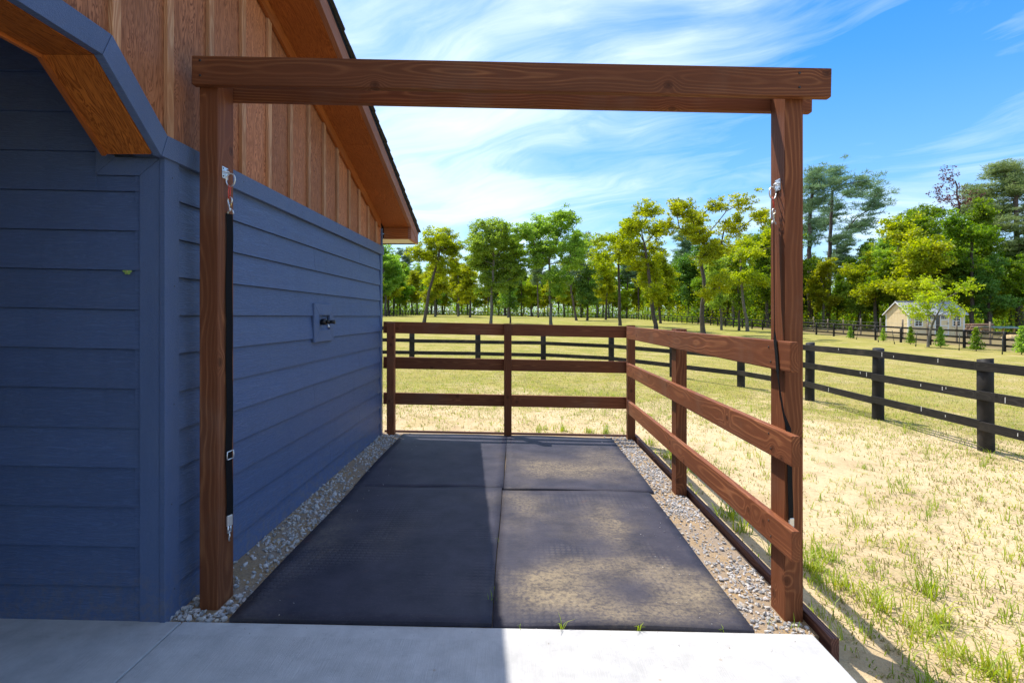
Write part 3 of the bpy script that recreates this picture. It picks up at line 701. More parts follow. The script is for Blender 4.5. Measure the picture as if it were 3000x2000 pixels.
tube('tap_spout', [(-1.548, 4.30, tz - .012), (-1.543, 4.30, tz - .034), (-1.538, 4.30, tz - .046)], .0085, 'steel', fb, 10)

# small green moth on the aisle siding
mo = thing('moth', 'small pale green moth on the dark blue aisle siding, under a lap', 'moth', P(-1.771, 2.384, 1.586))
mz = 1.592
def moth_part(name, pts, mat='moth', d=.0):
    q = [P(-1.771 + x, 2.3805 + d + abs(x) * .05, mz + z) for x, z in pts]
    b = [v + Vector((0, -.0012, 0)) for v in q]; n = len(q)
    raw(name, q + b, [tuple(range(n)), tuple(range(2 * n - 1, n - 1, -1))] + [(i, (i + 1) % n, (i + 1) % n + n, i + n) for i in range(n)], mat, mo)
moth_part('wing', [(.001, .002), (.010, .004), (.021, .003), (.022, -.001), (.014, -.007), (.002, -.009)])
moth_part('wing', [(-.001, .002), (-.010, .004), (-.021, .003), (-.022, -.001), (-.014, -.007), (-.002, -.009)])
moth_part('hind_wing', [(.0005, -.004), (.012, -.008), (.013, -.013), (.005, -.0155), (.0005, -.014)], d=.0014)
moth_part('hind_wing', [(-.0005, -.004), (-.012, -.008), (-.013, -.013), (-.005, -.0155), (-.0005, -.014)], d=.0014)
tube('body', [P(-1.771, 2.3785, mz + .004), P(-1.771, 2.3785, mz - .010)], [.0017, .0012], 'yellowwood', mo, 6)

# ================================================================== TIMBER GATEWAY
gw = thing('timber_gateway', 'brown stained timber gateway of two posts and twin header beams', 'gateway', P(0, 2.57, 0))
ZT = 2.619; ZB = 2.483
def post(name, x0, x1, y0, y1, ztop, parent, mat='timber', zbot=-.30, bevel=.005):
    xc, yc = (x0 + x1) / 2, (y0 + y1) / 2
    a, b = P(xc, yc, zbot), P(xc, yc, ztop)
    return board(name, a, b, y1 - y0, x1 - x0, Y, mat, parent, bevel)
post('post', -1.515, -1.427, 2.50, 2.64, 2.60, gw)
post('post', 1.287, 1.375, 2.50, 2.64, 2.60, gw)
def beam(x0, x1, y0, y1, z0, z1, parent, name='header_beam', mat='timber', bevel=.005):
    return board(name, P(x0, (y0 + y1) / 2, (z0 + z1) / 2), P(x1, (y0 + y1) / 2, (z0 + z1) / 2), z1 - z0, y1 - y0, Z, mat, parent, bevel)
fbm = beam(-1.528, 1.487, 2.460, 2.498, ZB, ZT, gw)
rbm = beam(-1.505, 1.50, 2.642, 2.680, ZB, ZT, gw)
for x, z in ((-1.487, 2.595), (-1.487, 2.525), (1.335, 2.592), (1.335, 2.525)):
    tube('screw', [P(x, 2.4605, z), P(x, 2.4575, z)], .0055, 'blackplastic', fbm, 10)

# ================================================================== STALL FENCE
sf = thing('stall_fence', 'brown stained three rail timber fence closing the stall behind the mats', 'fence', P(0.2, 6.25, 0))
RAILS = ((.335, .475), (.765, .905), (1.19, 1.33))
def xo(y): return 1.287 + .0105 * (y - 2.5)
for z0, z1 in RAILS:                                    # rear run, rails nailed behind the posts
    beam(-1.60, -.10, 6.292, 6.330, z0, z1, sf, 'rail')
    beam(-.098, 1.335, 6.292, 6.330, z0, z1, sf, 'rail')
for z0, z1 in RAILS:                                    # side run, rails on the inner faces of the posts
    zc = (z0 + z1) / 2
    ya = 2.362 + (0.012 if z0 > 1 else 0)
    board('rail', P(xo(ya) - .0195, ya, zc), P(xo(6.08) - .0195, 6.08, zc), z1 - z0, .038, Z, 'timber', sf, .006)
for rl, (z0, z1) in zip([o for o in sf.children if o.name.startswith('rail')][6:], RAILS):
    for y in (2.57, 4.32, 6.02):
        for dz in (.035, -.035):
            x = xo(y) - .0386
            tube('screw', [P(x, y + dz * .3, (z0 + z1) / 2 + dz), P(x - .002, y + dz * .3, (z0 + z1) / 2 + dz)], .005, 'blackplastic', rl, 8)
post('post', -1.535, -1.447, 6.20, 6.29, 1.315, sf)
post('post', -.142, -.052, 6.20, 6.29, 1.335, sf)
post('post', 1.328, 1.418, 6.20, 6.29, 1.345, sf)
post('post', xo(4.3), xo(4.3) + .089, 4.26, 4.385, 1.345, sf)

# ---- timber edging holding the gravel
te = thing('timber_edging', 'low dark timber edging board along the fence foot', 'edging', P(1.4, 4.3, 0))
beam(-1.60, 1.42, 6.349, 6.385, -.12, .008, te, 'edging_board', 'edging', .003)
board('edging_board', P(1.4055, 2.30, -.03), P(1.437, 6.345, -.03), .125, .036, Z, 'edging', te, .003)

# ================================================================== RUBBER MATS
def mat_obj(x0, x1, y0, y1, seed, label, lift):
    r = random.Random(seed); nx, ny = 18, 26
    ph = [r.uniform(0, 6) for _ in range(6)]
    V = []; F = []
    for j in range(ny + 1):
        for i in range(nx + 1):
            u, v = i / nx, j / ny
            x = x0 + (x1 - x0) * u; y = y0 + (y1 - y0) * v
            y += .004 * math.sin(5 * x + ph[0]) * (1 if v in (0, 1) else .4)
            x += .003 * math.sin(4 * y + ph[1])
            z = .007 + lift + .0035 * math.sin(2.6 * x + ph[2]) * math.cos(2.1 * y + ph[3])
            e = min(v, 1 - v) * (y1 - y0)
            z += .006 * math.sin(4.2 * x + ph[4]) * max(0, 1 - e / .25)
            V.append(P(x, y, z))
    n = nx + 1
    for j in range(ny):
        for i in range(nx): F.append((j * n + i, j * n + i + 1, (j + 1) * n + i + 1, (j + 1) * n + i))
    rim = [i for i in range(n)] + [j * n + nx for j in range(1, ny + 1)] + [ny * n + i for i in range(nx - 1, -1, -1)] + [j * n for j in range(ny - 1, 0, -1)]
    b0 = len(V)
    for k in rim: V.append(V[k] + Vector((0, 0, -.019)))
    m = len(rim)
    for k in range(m): F.append((rim[(k + 1) % m], rim[k], b0 + k, b0 + (k + 1) % m))
    F.append(tuple(b0 + k for k in range(m - 1, -1, -1)))
    o = raw('rubber_mat', V, F, 'rubber', None, False)
    for p in o.data.polygons[:nx * ny]: p.use_smooth = True
    tag(o, label, 'mat', 'rubber stall mats')
G1 = 'black rubber stall mat, '
mat_obj(-1.318, -.1135, 2.394, 4.283, 1, G1 + 'near left one in the barn shade', .006)
mat_obj(-.109, 1.092, 2.396, 4.276, 2, G1 + 'near right one with sandy stains and coin pattern', .0)
mat_obj(-1.335, -.106, 4.287, 6.195, 3, G1 + 'far left one beside the barn wall', .004)
mat_obj(-.100, 1.135, 4.281, 6.195, 4, G1 + 'far right one in the fence corner', .002)

# ================================================================== CROSS TIES
def snap(name, top, h, w, side, parent, mat='steel'):
    """snap hook: teardrop loop with a gate, hanging from `top`"""
    t = Vector(top); pts = []
    for i in range(17):
        a = math.radians(-100 + 290 * i / 16)
        pts.append(t + side * (w * math.cos(a) * .5) + Z * (-w * .5 + w * .5 * math.sin(a)))
    pts += [t + side * (-w * .2) + Z * (-h * .6), t + Z * (-h * .8), t + Z * (-h)]
    tube(name, pts, [.0036] * 17 + [.0045, .0055, .0055], mat, parent, 8)
    tube('snap_gate', [t + side * (w * .42) + Z * (-w * .6), t + side * (w * .12) + Z * (-h * .78)], .003, 'brass' if mat == 'steel' else mat, parent, 6)
def eye_plate(px, y, z, sgn, parent):
    c = P(px, y, z)
    board('eye_plate', c + X * sgn * .0017 + Z * -.028, c + X * sgn * .0017 + Z * .028, .05, .003, Y, 'steel', parent, .001)
    for dy, dz in ((-.017, .019), (.017, .019), (-.017, -.019), (.017, -.019)):
        tube('screw', [c + X * sgn * .003 + Y * dy + Z * dz, c + X * sgn * .0045 + Y * dy + Z * dz], .004, 'blackplastic', parent, 8)
    ring('eye', c + X * sgn * .003 + Z * .004, .016, .0036, X * sgn, Y, 'steel', parent, -88, 88, 14)
def strap(name, pts, wdir, w, parent, mat='webbing', t=.0022):
    pts = [Vector(p) for p in pts]; V = []; F = []
    for i, p in enumerate(pts):
        wd = Vector(wdir[i] if isinstance(wdir, list) else wdir).normalized()
        tg = (pts[min(i + 1, len(pts) - 1)] - pts[max(i - 1, 0)]).normalized(); n = tg.cross(wd).normalized()
        for a, b in ((-1, -1), (1, -1), (1, 1), (-1, 1)): V.append(p + wd * a * w / 2 + n * b * t / 2)
    for i in range(len(pts) - 1):
        for k in range(4): F.append((i * 4 + k, i * 4 + (k + 1) % 4, i * 4 + 4 + (k + 1) % 4, i * 4 + 4 + k))
    F += [(3, 2, 1, 0), tuple(len(V) - 4 + k for k in range(4))]
    return raw(name, V, F, mat, parent)

lt = thing('cross_tie', 'black webbing cross tie hanging straight down the left post', 'cross tie', P(-1.425, 2.575, 2.1), 'cross ties on the gateway posts')
px, yc = -1.427, 2.572
eye_plate(px, yc - .012, 2.094, 1, lt)
dia = Vector((.92, -.40, 0)).normalized()
ring('ring', P(px + .030, yc - .014, 2.060), .031, .0036, dia, Z, 'steel', lt, n=28)
tube('cord', [P(px + .022, yc - .012, 2.036), P(px + .019, yc - .014, 1.998), P(px + .017, yc - .006, 1.970)], .0028, 'redcord', lt, 6)
tube('cord', [P(px + .025, yc - .006, 2.036), P(px + .022, yc - .002, 1.998), P(px + .018, yc + .001, 1.970)], .0028, 'redcord', lt, 6)
snap('snap_hook', P(px + .020, yc - .002, 1.978), .068, .030, dia, lt)
ring('strap_ring', P(px + .021, yc + .002, 1.898), .020, .0036, dia, Z, 'steel', lt, -5, 185, 16)
wd = Vector((.35, .94, 0))
sp = strap('webbing', [P(px + .014 + .002 * math.sin(i * .9), yc + .004 + .002 * math.sin(i * .6), 1.898 - i * (1.485 / 24)) for i in range(25)], wd, .037, lt)
for k, z in enumerate((.722, .700)):
    tube('buckle', [P(px + .017, yc - .018, z - .008 + .016 * (k == 0)), P(px + .022, yc + .026, z - .008 + .016 * (k == 0))], .0028, 'steel', lt, 6)
tube('buckle', [P(px + .017, yc - .019, .731), P(px + .017, yc - .021, .712), P(px + .017, yc - .019, .692)], .0028, 'steel', lt, 6)
tube('buckle', [P(px + .022, yc + .027, .731), P(px + .022, yc + .029, .712), P(px + .022, yc + .027, .692)], .0028, 'steel', lt, 6)
board('panic_snap', P(px + .014, yc + .004, .415), P(px + .014, yc + .004, .362), .030, .012, wd, 'steel', lt, .003)
for d in (-1, 1):
    tube('snap_prong', [P(px + .014, yc + .004 + d * .011, .364), P(px + .014, yc + .004 + d * .011, .334)], [.0045, .0052], 'steel', lt, 8)
tube('snap_bar', [P(px + .014, yc - .010, .332), P(px + .014, yc + .018, .332)], .0042, 'steel', lt, 8)
tube('snap_bolt', [P(px + .014, yc + .004, .326), P(px + .015, yc + .005, .312), P(px + .012, yc + .003, .300), P(px + .014, yc + .004, .288)], [.003, .0045, .003, .0042], 'steel', lt, 8)

rt = thing('cross_tie', 'black webbing cross tie draped over the top rail at the right post', 'cross tie', P(1.285, 2.56, 2.1), 'cross ties on the gateway posts')
px, yc = 1.287, 2.565
eye_plate(px, yc, 2.090, -1, rt)
dib = Vector((.8, .55, 0)).normalized()
ring('ring', P(px - .028, yc - .004, 2.050), .030, .0036, dib, Z, 'steel', rt, n=28)
tube('cord', [P(px - .030, yc - .004, 2.030), P(px - .026, yc - .008, 2.000), P(px - .024, yc - .008, 1.965)], .0036, 'redcord', rt, 6)
snap('snap_hook', P(px - .024, yc - .008, 1.972), .066, .026, dib, rt)
ring('strap_ring', P(px - .024, yc - .008, 1.898), .017, .0032, dib, Z, 'steel', rt, -5, 185, 16)
path = [(px - .024, 2.557, 1.898), (px - .026, 2.553, 1.75), (px - .030, 2.543, 1.55), (px - .038, 2.525, 1.38), (px - .0415, 2.512, 1.335), (px - .0415, 2.496, 1.26), (px - .0415, 2.486, 1.185),
        (px - .034, 2.478, 1.08), (px - .018, 2.474, .98), (px + .004, 2.474, .915), (px + .008, 2.474, .84), (px + .010, 2.476, .75), (px + .014, 2.478, .62), (px + .018, 2.479, .53), (px + .018, 2.480, .485)]
wds = [(.5, .87, 0)] * 4 + [(.1, 1, 0)] * 3 + [(.6, .8, 0)] * 2 + [(.75, .4, 0)] * 6
strap('webbing', [P(*p) for p in path], wds, .034, rt)
board('panic_snap', P(px + .020, 2.480, .492), P(px + .020, 2.480, .452), .024, .010, X, 'steel', rt, .003)
tube('snap_bar', [P(px + .011, 2.480, .452), P(px + .011, 2.480, .43), P(px + .029, 2.480, .43), P(px + .029, 2.480, .452)], .0036, 'steel', rt, 8)

# ================================================================== PADDOCK FENCES
def leanpost(name, x, y, h, r, parent, rr, mat='blackwood'):
    key = ('post', round(h, 2), round(r, 3), mat, rr.randrange(3))
    if key not in CACHE:
        n = 10; V = []; F = []
        lv = [(-.3, 1.03), (h * .3, 1.0), (h * .7, .97), (h, .95)]
        q = random.Random(str(key))
        for z, s in lv:
            for k in range(n):
                a = 2 * math.pi * k / n; rad = r * s * q.uniform(.96, 1.04)
                V.append((rad * math.cos(a), rad * math.sin(a), z + (.012 * math.sin(a) if z == h else 0)))
        for i in range(3):
            for k in range(n): F.append((i * n + k, i * n + (k + 1) % n, (i + 1) * n + (k + 1) % n, (i + 1) * n + k))
        F.append(tuple(3 * n + k for k in range(n)))
        me = bpy.data.meshes.new('post'); me.from_pydata(V, [], F); me.shade_smooth(); me.update(); me.materials.append(MAT[mat])
        me.polygons[len(F) - 1].use_smooth = False
        CACHE[key] = me
    mw = Matrix.Translation(gpt(x, y)) @ Matrix.Rotation(rr.uniform(-.012, .012), 4, 'X') @ Matrix.Rotation(rr.uniform(-.012, .012), 4, 'Y') @ Matrix.Rotation(rr.uniform(0, 6), 4, 'Z')
    return link(name, CACHE[key], parent, mw)
def rail_run(pts, parent, side, heights, w, r, seed, h=1.08, square=False):
    rr = random.Random(seed)
    for x, y in pts: leanpost('post', x, y, h + rr.uniform(-.015, .02), r, parent, rr)
    for (ax, ay), (bx, by) in zip(pts, pts[1:]):
        d = Vector((bx - ax, by - ay, 0)).normalized(); n = Vector((d.y, -d.x, 0)) * side * (r + .012)
        for hh in heights:
            j0, j1 = rr.uniform(-.012, .012), rr.uniform(-.012, .012)
            board('rail', gpt(ax, ay, hh + j0) + n - d * .03, gpt(bx, by, hh + j1) + n + d * .03 * 0, w, .024, Z, 'blackwood', parent, .003)
nf = thing('paddock_fence', 'near black three rail board fence curving round the stall', 'fence', gpt(5.58, 6.2), 'black board fences')
near = [(5.6, 2.4), (5.6, 4.3), (5.58, 6.2), (5.60, 8.08), (5.54, 9.85), (5.0, 11.6), (3.98, 13.25), (2.72, 14.9), (.82, 15.6), (-1.13, 15.6), (-3.1, 15.55), (-5.0, 15.5), (-6.9, 15.4)]
rail_run(near, nf, -1, (.31, .665, 1.01), .105, .082, 11)
rt_ = random.Random(40)
for o in [o for o in nf.children if o.name.startswith('rail')]:
    m = WORLD[o.name]; ex = m.col[0].to_3d(); ez = m.col[2].to_3d(); c0 = m.col[3].to_3d()
    if c0.y > 12 or c0.x < 4.5: continue
    for k in range(rt_.choice((1, 2, 3))):
        c = c0 + ex * rt_.uniform(-.8, .8) + ez * rt_.uniform(-.01, .03) - X * .0135
        L = rt_.uniform(.012, .035)
        board('staple', c - ez * L, c + ez * L, .006, .004, ex, 'whitepaint', o, 0)
G = 'black board fences'
pf = thing('paddock_fence', 'black board fence receding along the right edge of the paddock', 'fence', gpt(25.3, 40), G)
rail_run([(25.3 + .02 * (i - 10), 22 + 2.44 * i) for i in range(42)], pf, 1, (.28, .62, .96), .11, .07, 12, 1.02)
ff = thing('paddock_fence', 'distant black board fence across the far end of the paddock', 'fence', gpt(0, 122), G)
rail_run([(25.9 - 2.44 * i, 122.2) for i in range(20)], ff, 1, (.28, .62, .96), .11, .07, 13, 1.02)
lf = thing('paddock_fence', 'distant black board fence along the left side of the paddock', 'fence', gpt(-20.6, 90), G)
rail_run([(-20.6, 122 - 2.44 * i) for i in range(22)], lf, 1, (.28, .62, .96), .11, .07, 14, 1.02)

# weathered wire fence beyond the black one
wf = thing('wire_fence', 'grey weathered post and wire fence between black fence and shed', 'fence', gpt(30, 36))
wr = random.Random(5); wp = [(29.0 + .12 * i, 27 + 2.6 * i) for i in range(13)]
for x, y in wp: leanpost('post', x, y, 1.25 + wr.uniform(0, .35), .06, wf, wr, 'rawpost')
for (ax, ay), (bx, by) in zip(wp, wp[1:]):
    for hh in (.3, .6, .9, 1.15): tube('wire', [gpt(ax, ay, hh), gpt(bx, by, hh)], .006, 'wire', wf, 4)

# thin steel stakes and young conifers planted in front of the far fence
for i, (x, y, lean, lab) in enumerate([(25.0 - .9, 37.0, .22, 'leftmost'), (23.6, 34.0, -.14, 'second from left'), (23.2, 32.0, -.2, 'third from left'), (22.8, 29.8, .1, 'left of the young tree'), (22.9, 27.0, .03, 'between young conifers'), (22.9, 24.6, .01, 'rightmost')]):
    st = thing('fence_stake', 'thin dark steel stake before the far black fence, ' + lab + (' of six' if 'most' in lab else ''), 'stake', gpt(x, y), 'steel stakes in the paddock')
    tube('shaft', [gpt(x, y, -.1), gpt(x + lean * .4, y, .42), gpt(x + lean * .8, y, .86)], .017, 'stake', st, 6)
    board('anchor_plate', gpt(x + lean * .04, y, .03), gpt(x + lean * .12, y, .12), .07, .006, X, 'stake', st, 0)

# ================================================================== SHED
def shed():
    x0, y0, L, D, hw, rise = 36.1, 48.0, 5.1, 2.95, 1.95, 1.05
    zb = gz(x0 + L / 2, y0) + .12
    sh = thing('garden_shed', 'small cream garden shed with grey ribbed metal roof and white trim', 'shed', (x0 + L / 2, y0 + D / 2, zb))
    Q = lambda x, y, z: Vector((x0 + x, y0 + y, zb + z))
    prism('wall', [(0, -.3), (D, -.3), (D, hw), (D / 2, hw + rise * .97), (0, hw)], Q(L / 2, 0, 0), X, Y, Z, L, 'shedwall', sh)
    # vertical grooves: each cladding panel proud of the wall
    def panel(a, b, z0, z1, gab=False):
        if gab:
            ya, yb = a, b
            t = lambda y: hw - .02 + rise * .97 * (1 - abs(y - D / 2) / (D / 2)) - .05
            prism('cladding_panel', [(ya, z0), (yb, z0), (yb, t(yb)), ((ya + yb) / 2, t((ya + yb) / 2)), (ya, t(ya))], Q(-.008, 0, 0), X, Y, Z, .014, 'shedwall', sh)
        else:
            prism('cladding_panel', [(a, z0), (b, z0), (b, z1), (a, z1)], Q(0, -.008, 0), -Y, X, Z, .014, 'shedwall', sh)
    k = 0.0
    while k < D - .05:
        panel(k + .008, min(k + .2, D) - .008, -.2, hw, True); k += .2
    k = 0.0
    while k < L - .05:
        panel(k + .008, min(k + .2, L) - .008, -.2, hw - .02); k += .2
    board('gable_seam', Q(-.02, .25, hw), Q(-.02, D - .25, hw), .03, .02, Z, 'shedwall', sh, 0)
    # white trim
    board('corner_trim', Q(.06, -.03, -.2), Q(.06, -.03, hw), .13, .03, X, 'whitepaint', sh, 0)
    board('corner_trim', Q(L - .06, -.03, -.2), Q(L - .06, -.03, hw), .13, .03, X, 'whitepaint', sh, 0)
    board('corner_trim', Q(-.03, .06, -.2), Q(-.03, .06, hw), .13, .03, Y, 'whitepaint', sh, 0)
    board('corner_trim', Q(-.03, D - .06, -.2), Q(-.03, D - .06, hw - .03), .13, .03, Y, 'whitepaint', sh, 0)
    # roof with standing ribs
    sl = math.hypot(D / 2 + .28, rise * (D / 2 + .28) / (D / 2)); pit = rise / (D / 2)
    for s in (-1, 1):
        dd = Vector((0, s, -pit)).normalized(); nn = Vector((0, s * pit, 1)).normalized()
        top = Q(L / 2, D / 2, hw + rise + .03)
        prism('roof_sheet', [(0, -.015), (sl, -.015), (sl, .015), (0, .015)], top, X, dd, nn, L + .36, 'shedroof', sh)
        for i in range(18):
            xx = -.15 + i * (L + .3) / 17
            board('roof_rib', Q(xx, D / 2, hw + rise + .03) + nn * .026, Q(xx, D / 2, hw + rise + .03) + dd * sl + nn * .026, .05, .022, X, 'shedroof', sh, 0)
        board('barge_board', Q(-.19, D / 2, hw + rise - .02), Q(-.19, D / 2, hw + rise - .02) + dd * sl, .09, .02, nn, 'whitepaint', sh, 0)
        board('eave_trim', Q(-.17, D / 2 + s * (D / 2 + .26), hw - .20 + .02), Q(L + .17, D / 2 + s * (D / 2 + .26), hw - .18), .07, .02, Z, 'whitepaint', sh, 0)
    board('ridge_cap', Q(-.19, D / 2, hw + rise + .06), Q(L + .19, D / 2, hw + rise + .06), .2, .03, Y, 'shedroof', sh, 0)
    for wx in (.85, L - .75):
        wn = board('window', Q(wx, -.022, .78), Q(wx, -.022, 1.66), .62, .03, X, 'glass', sh, 0)
        for a in (-.35, .35): board('window_frame', Q(wx + a, -.05, .68), Q(wx + a, -.05, 1.76), .09, .04, X, 'whitepaint', wn, 0)
        for z in (.72, 1.72): board('window_frame', Q(wx - .3, -.052, z), Q(wx + .3, -.052, z), .09, .04, Z, 'whitepaint', wn, 0)
        board('window_bar', Q(wx - .3, -.045, 1.2), Q(wx + .3, -.045, 1.2), .05, .03, Z, 'whitepaint', wn, 0)
        board('window_bar', Q(wx, -.044, .77), Q(wx, -.044, 1.67), .03, .025, X, 'whitepaint', wn, 0)
        for z in (.98, 1.43): board('window_bar', Q(wx - .3, -.044, z), Q(wx + .3, -.044, z), .025, .025, Z, 'whitepaint', wn, 0)
    prism('doorway', [(2.42, -.1), (2.80, -.1), (2.80, 1.75), (2.42, 1.75)], Q(0, -.012, 0), -Y, X, Z, .02, 'glass', sh)
    for a, b in ((1.62, 2.42), (2.82, 3.62)):
        dr = prism('door', [(a, -.1), (b, -.1), (b, 1.78), (a, 1.78)], Q(0, -.035, 0), -Y, X, Z, .03, 'shedwall', sh)
        for xx in (a + .05, b - .05): board('door_frame', Q(xx, -.06, -.1), Q(xx, -.06, 1.78), .1, .025, X, 'whitepaint', dr, 0)
        for z in (-.06, .75, 1.3, 1.74): board('door_frame', Q(a + .1, -.061, z), Q(b - .1, -.061, z), .09, .025, Z, 'whitepaint', dr, 0)
        board('door_light', Q(a + .12, -.055, 1.53), Q(b - .12, -.055, 1.53), .3, .012, Z, 'glass', dr, 0)
        for i in (1, 2, 3): board('door_light_bar', Q(a + .1 + (b - a - .2) * i / 4, -.062, 1.38), Q(a + .1 + (b - a - .2) * i / 4, -.062, 1.68), .025, .02, X, 'whitepaint', dr, 0)
        board('hinge', Q((a if a < 2 else b - .2), -.078, .98), Q((a + .2 if a < 2 else b), -.078, .98), .05, .01, Z, 'blackplastic', dr, 0)
shed()

# hay feeder and log stack right of the shed
def feeder():
    x, y = 38.4, 41.5; z = gz(x, y)
    f = thing('hay_feeder', 'low hay shelter with green tarp roof on slanted yellow legs', 'feeder', (x, y, z))
    for i, dx in enumerate((-1.0, -.1, .75)):
        board('leg', Vector((x + dx - .12, y - .45, z - .1)), Vector((x + dx + .12, y - .35, z + .95)), .10, .06, X, 'yellowwood', f, 0)
        board('leg', Vector((x + dx - .12, y + .65, z - .1)), Vector((x + dx + .12, y + .55, z + .95)), .10, .06, X, 'yellowwood', f, 0)
    V = []; F = []; n = 12
    for j in range(5):
        for i in range(n + 1):
            V.append((x - 1.05 + 2.4 * i / n, y - .7 + 1.6 * j / 4, z + .93 + .12 * math.sin(j * .78) + .03 * math.sin(i * 1.9 + j)))
    for j in range(4):
        for i in range(n): F.append((j * (n + 1) + i, j * (n + 1) + i + 1, (j + 1) * (n + 1) + i + 1, (j + 1) * (n + 1) + i))
    o = raw('roof', V, F, 'tarp', f); md = o.modifiers.new('t', 'SOLIDIFY'); md.thickness = .05
    V = []; F = []
    rr = random.Random(9)
    for j in range(9):
        for i in range(15):
            u, v = i / 14 * 2 - 1, j / 8 * 2 - 1
            hgt = .50 * max(0, 1 - u * u) ** .6 * max(0, 1 - v * v) ** .6
            V.append((x + .1 + u * 1.05, y - .95 + v * .55, z - .05 + hgt * rr.uniform(.85, 1.12)))
    for j in range(8):
        for i in range(14): F.append((j * 15 + i, j * 15 + i + 1, (j + 1) * 15 + i + 1, (j + 1) * 15 + i))
    h = raw('hay_heap', V, F, 'hay'); tag(h, 'heap of pale hay before the green roofed feeder', 'hay')
    rr = random.Random(4); gx, gy = 39.4, 44.0
    lg = 0
    for row in range(3):
        for i in range(5 - row):
            lo = thing('log', 'brown cut log in the stack behind the hay feeder', 'log', (gx, gy, gz(gx, gy)), 'logs stacked behind the feeder')
            zz = gz(gx, gy) + .10 + row * .19 + .62
            yy = gy + (i + row * .5) * .21
            tube('log_body', [(gx - .9 + rr.uniform(-.15, .1), yy, zz), (gx + .9 + rr.uniform(-.1, .2), yy, zz + rr.uniform(-.02, .02))], rr.uniform(.085, .11), 'log', lo, 8)
    pl = thing('log_rack', 'rough timber rack carrying the cut logs', 'rack', (gx, gy + .4, gz(gx, gy)))
    for dx in (-.6, .6): board('bearer', Vector((gx + dx, gy - .2, gz(gx, gy) + .565)), Vector((gx + dx, gy + 1.05, gz(gx, gy) + .565)), .11, .1, Z, 'rawpost', pl, 0)
    for dx in (-.6, .6):
        for dy in (-.1, .95): board('leg', Vector((gx + dx, gy + dy, gz(gx, gy) - .1)), Vector((gx + dx, gy + dy, gz(gx, gy) + .505)), .1, .1, X, 'rawpost', pl, 0)
feeder()

# ================================================================== TREES
def leaf_quads(centers, size, r, elong=1.6, flat=0.5, needle=False, origin=None):
    """one small folded-diamond leaf face per centre"""
    n = len(centers)
    if needle: d = centers - origin
    else: d = r.normal(size=(n, 3)); d[:, 2] *= flat; 
    d = d / (np.linalg.norm(d, axis=1, keepdims=True) + 1e-9)
    if needle: d = d + r.normal(size=(n, 3)) * .35; d[:, 2] += .15; d /= (np.linalg.norm(d, axis=1, keepdims=True) + 1e-9)
    t = r.normal(size=(n, 3)); t -= d * np.sum(t * d, axis=1, keepdims=True); t /= (np.linalg.norm(t, axis=1, keepdims=True) + 1e-9)
    s = size * r.uniform(.65, 1.35, (n, 1))
    a = centers - d * s * elong * .5; b = centers + t * s * .5; c = centers + d * s * elong * .5; e = centers - t * s * .5
    V = np.stack([a, b, c, e], 1).reshape(-1, 3)
    F = np.arange(4 * n).reshape(n, 4)
    return V, F
def quads_mesh(name, V, F, mat):
    me = bpy.data.meshes.new(name)
    me.vertices.add(len(V)); me.vertices.foreach_set('co', np.ascontiguousarray(V, dtype=np.float32).ravel())
    k = F.shape[1]
    me.loops.add(F.size); me.loops.foreach_set('vertex_index', np.ascontiguousarray(F, dtype=np.int32).ravel())
    me.polygons.add(len(F)); me.polygons.foreach_set('loop_start', np.arange(0, F.size, k, dtype=np.int32)); me.polygons.foreach_set('loop_total', np.full(len(F), k, dtype=np.int32))
    me.update(calc_edges=True); me.validate(); me.materials.append(MAT[mat])
    return me
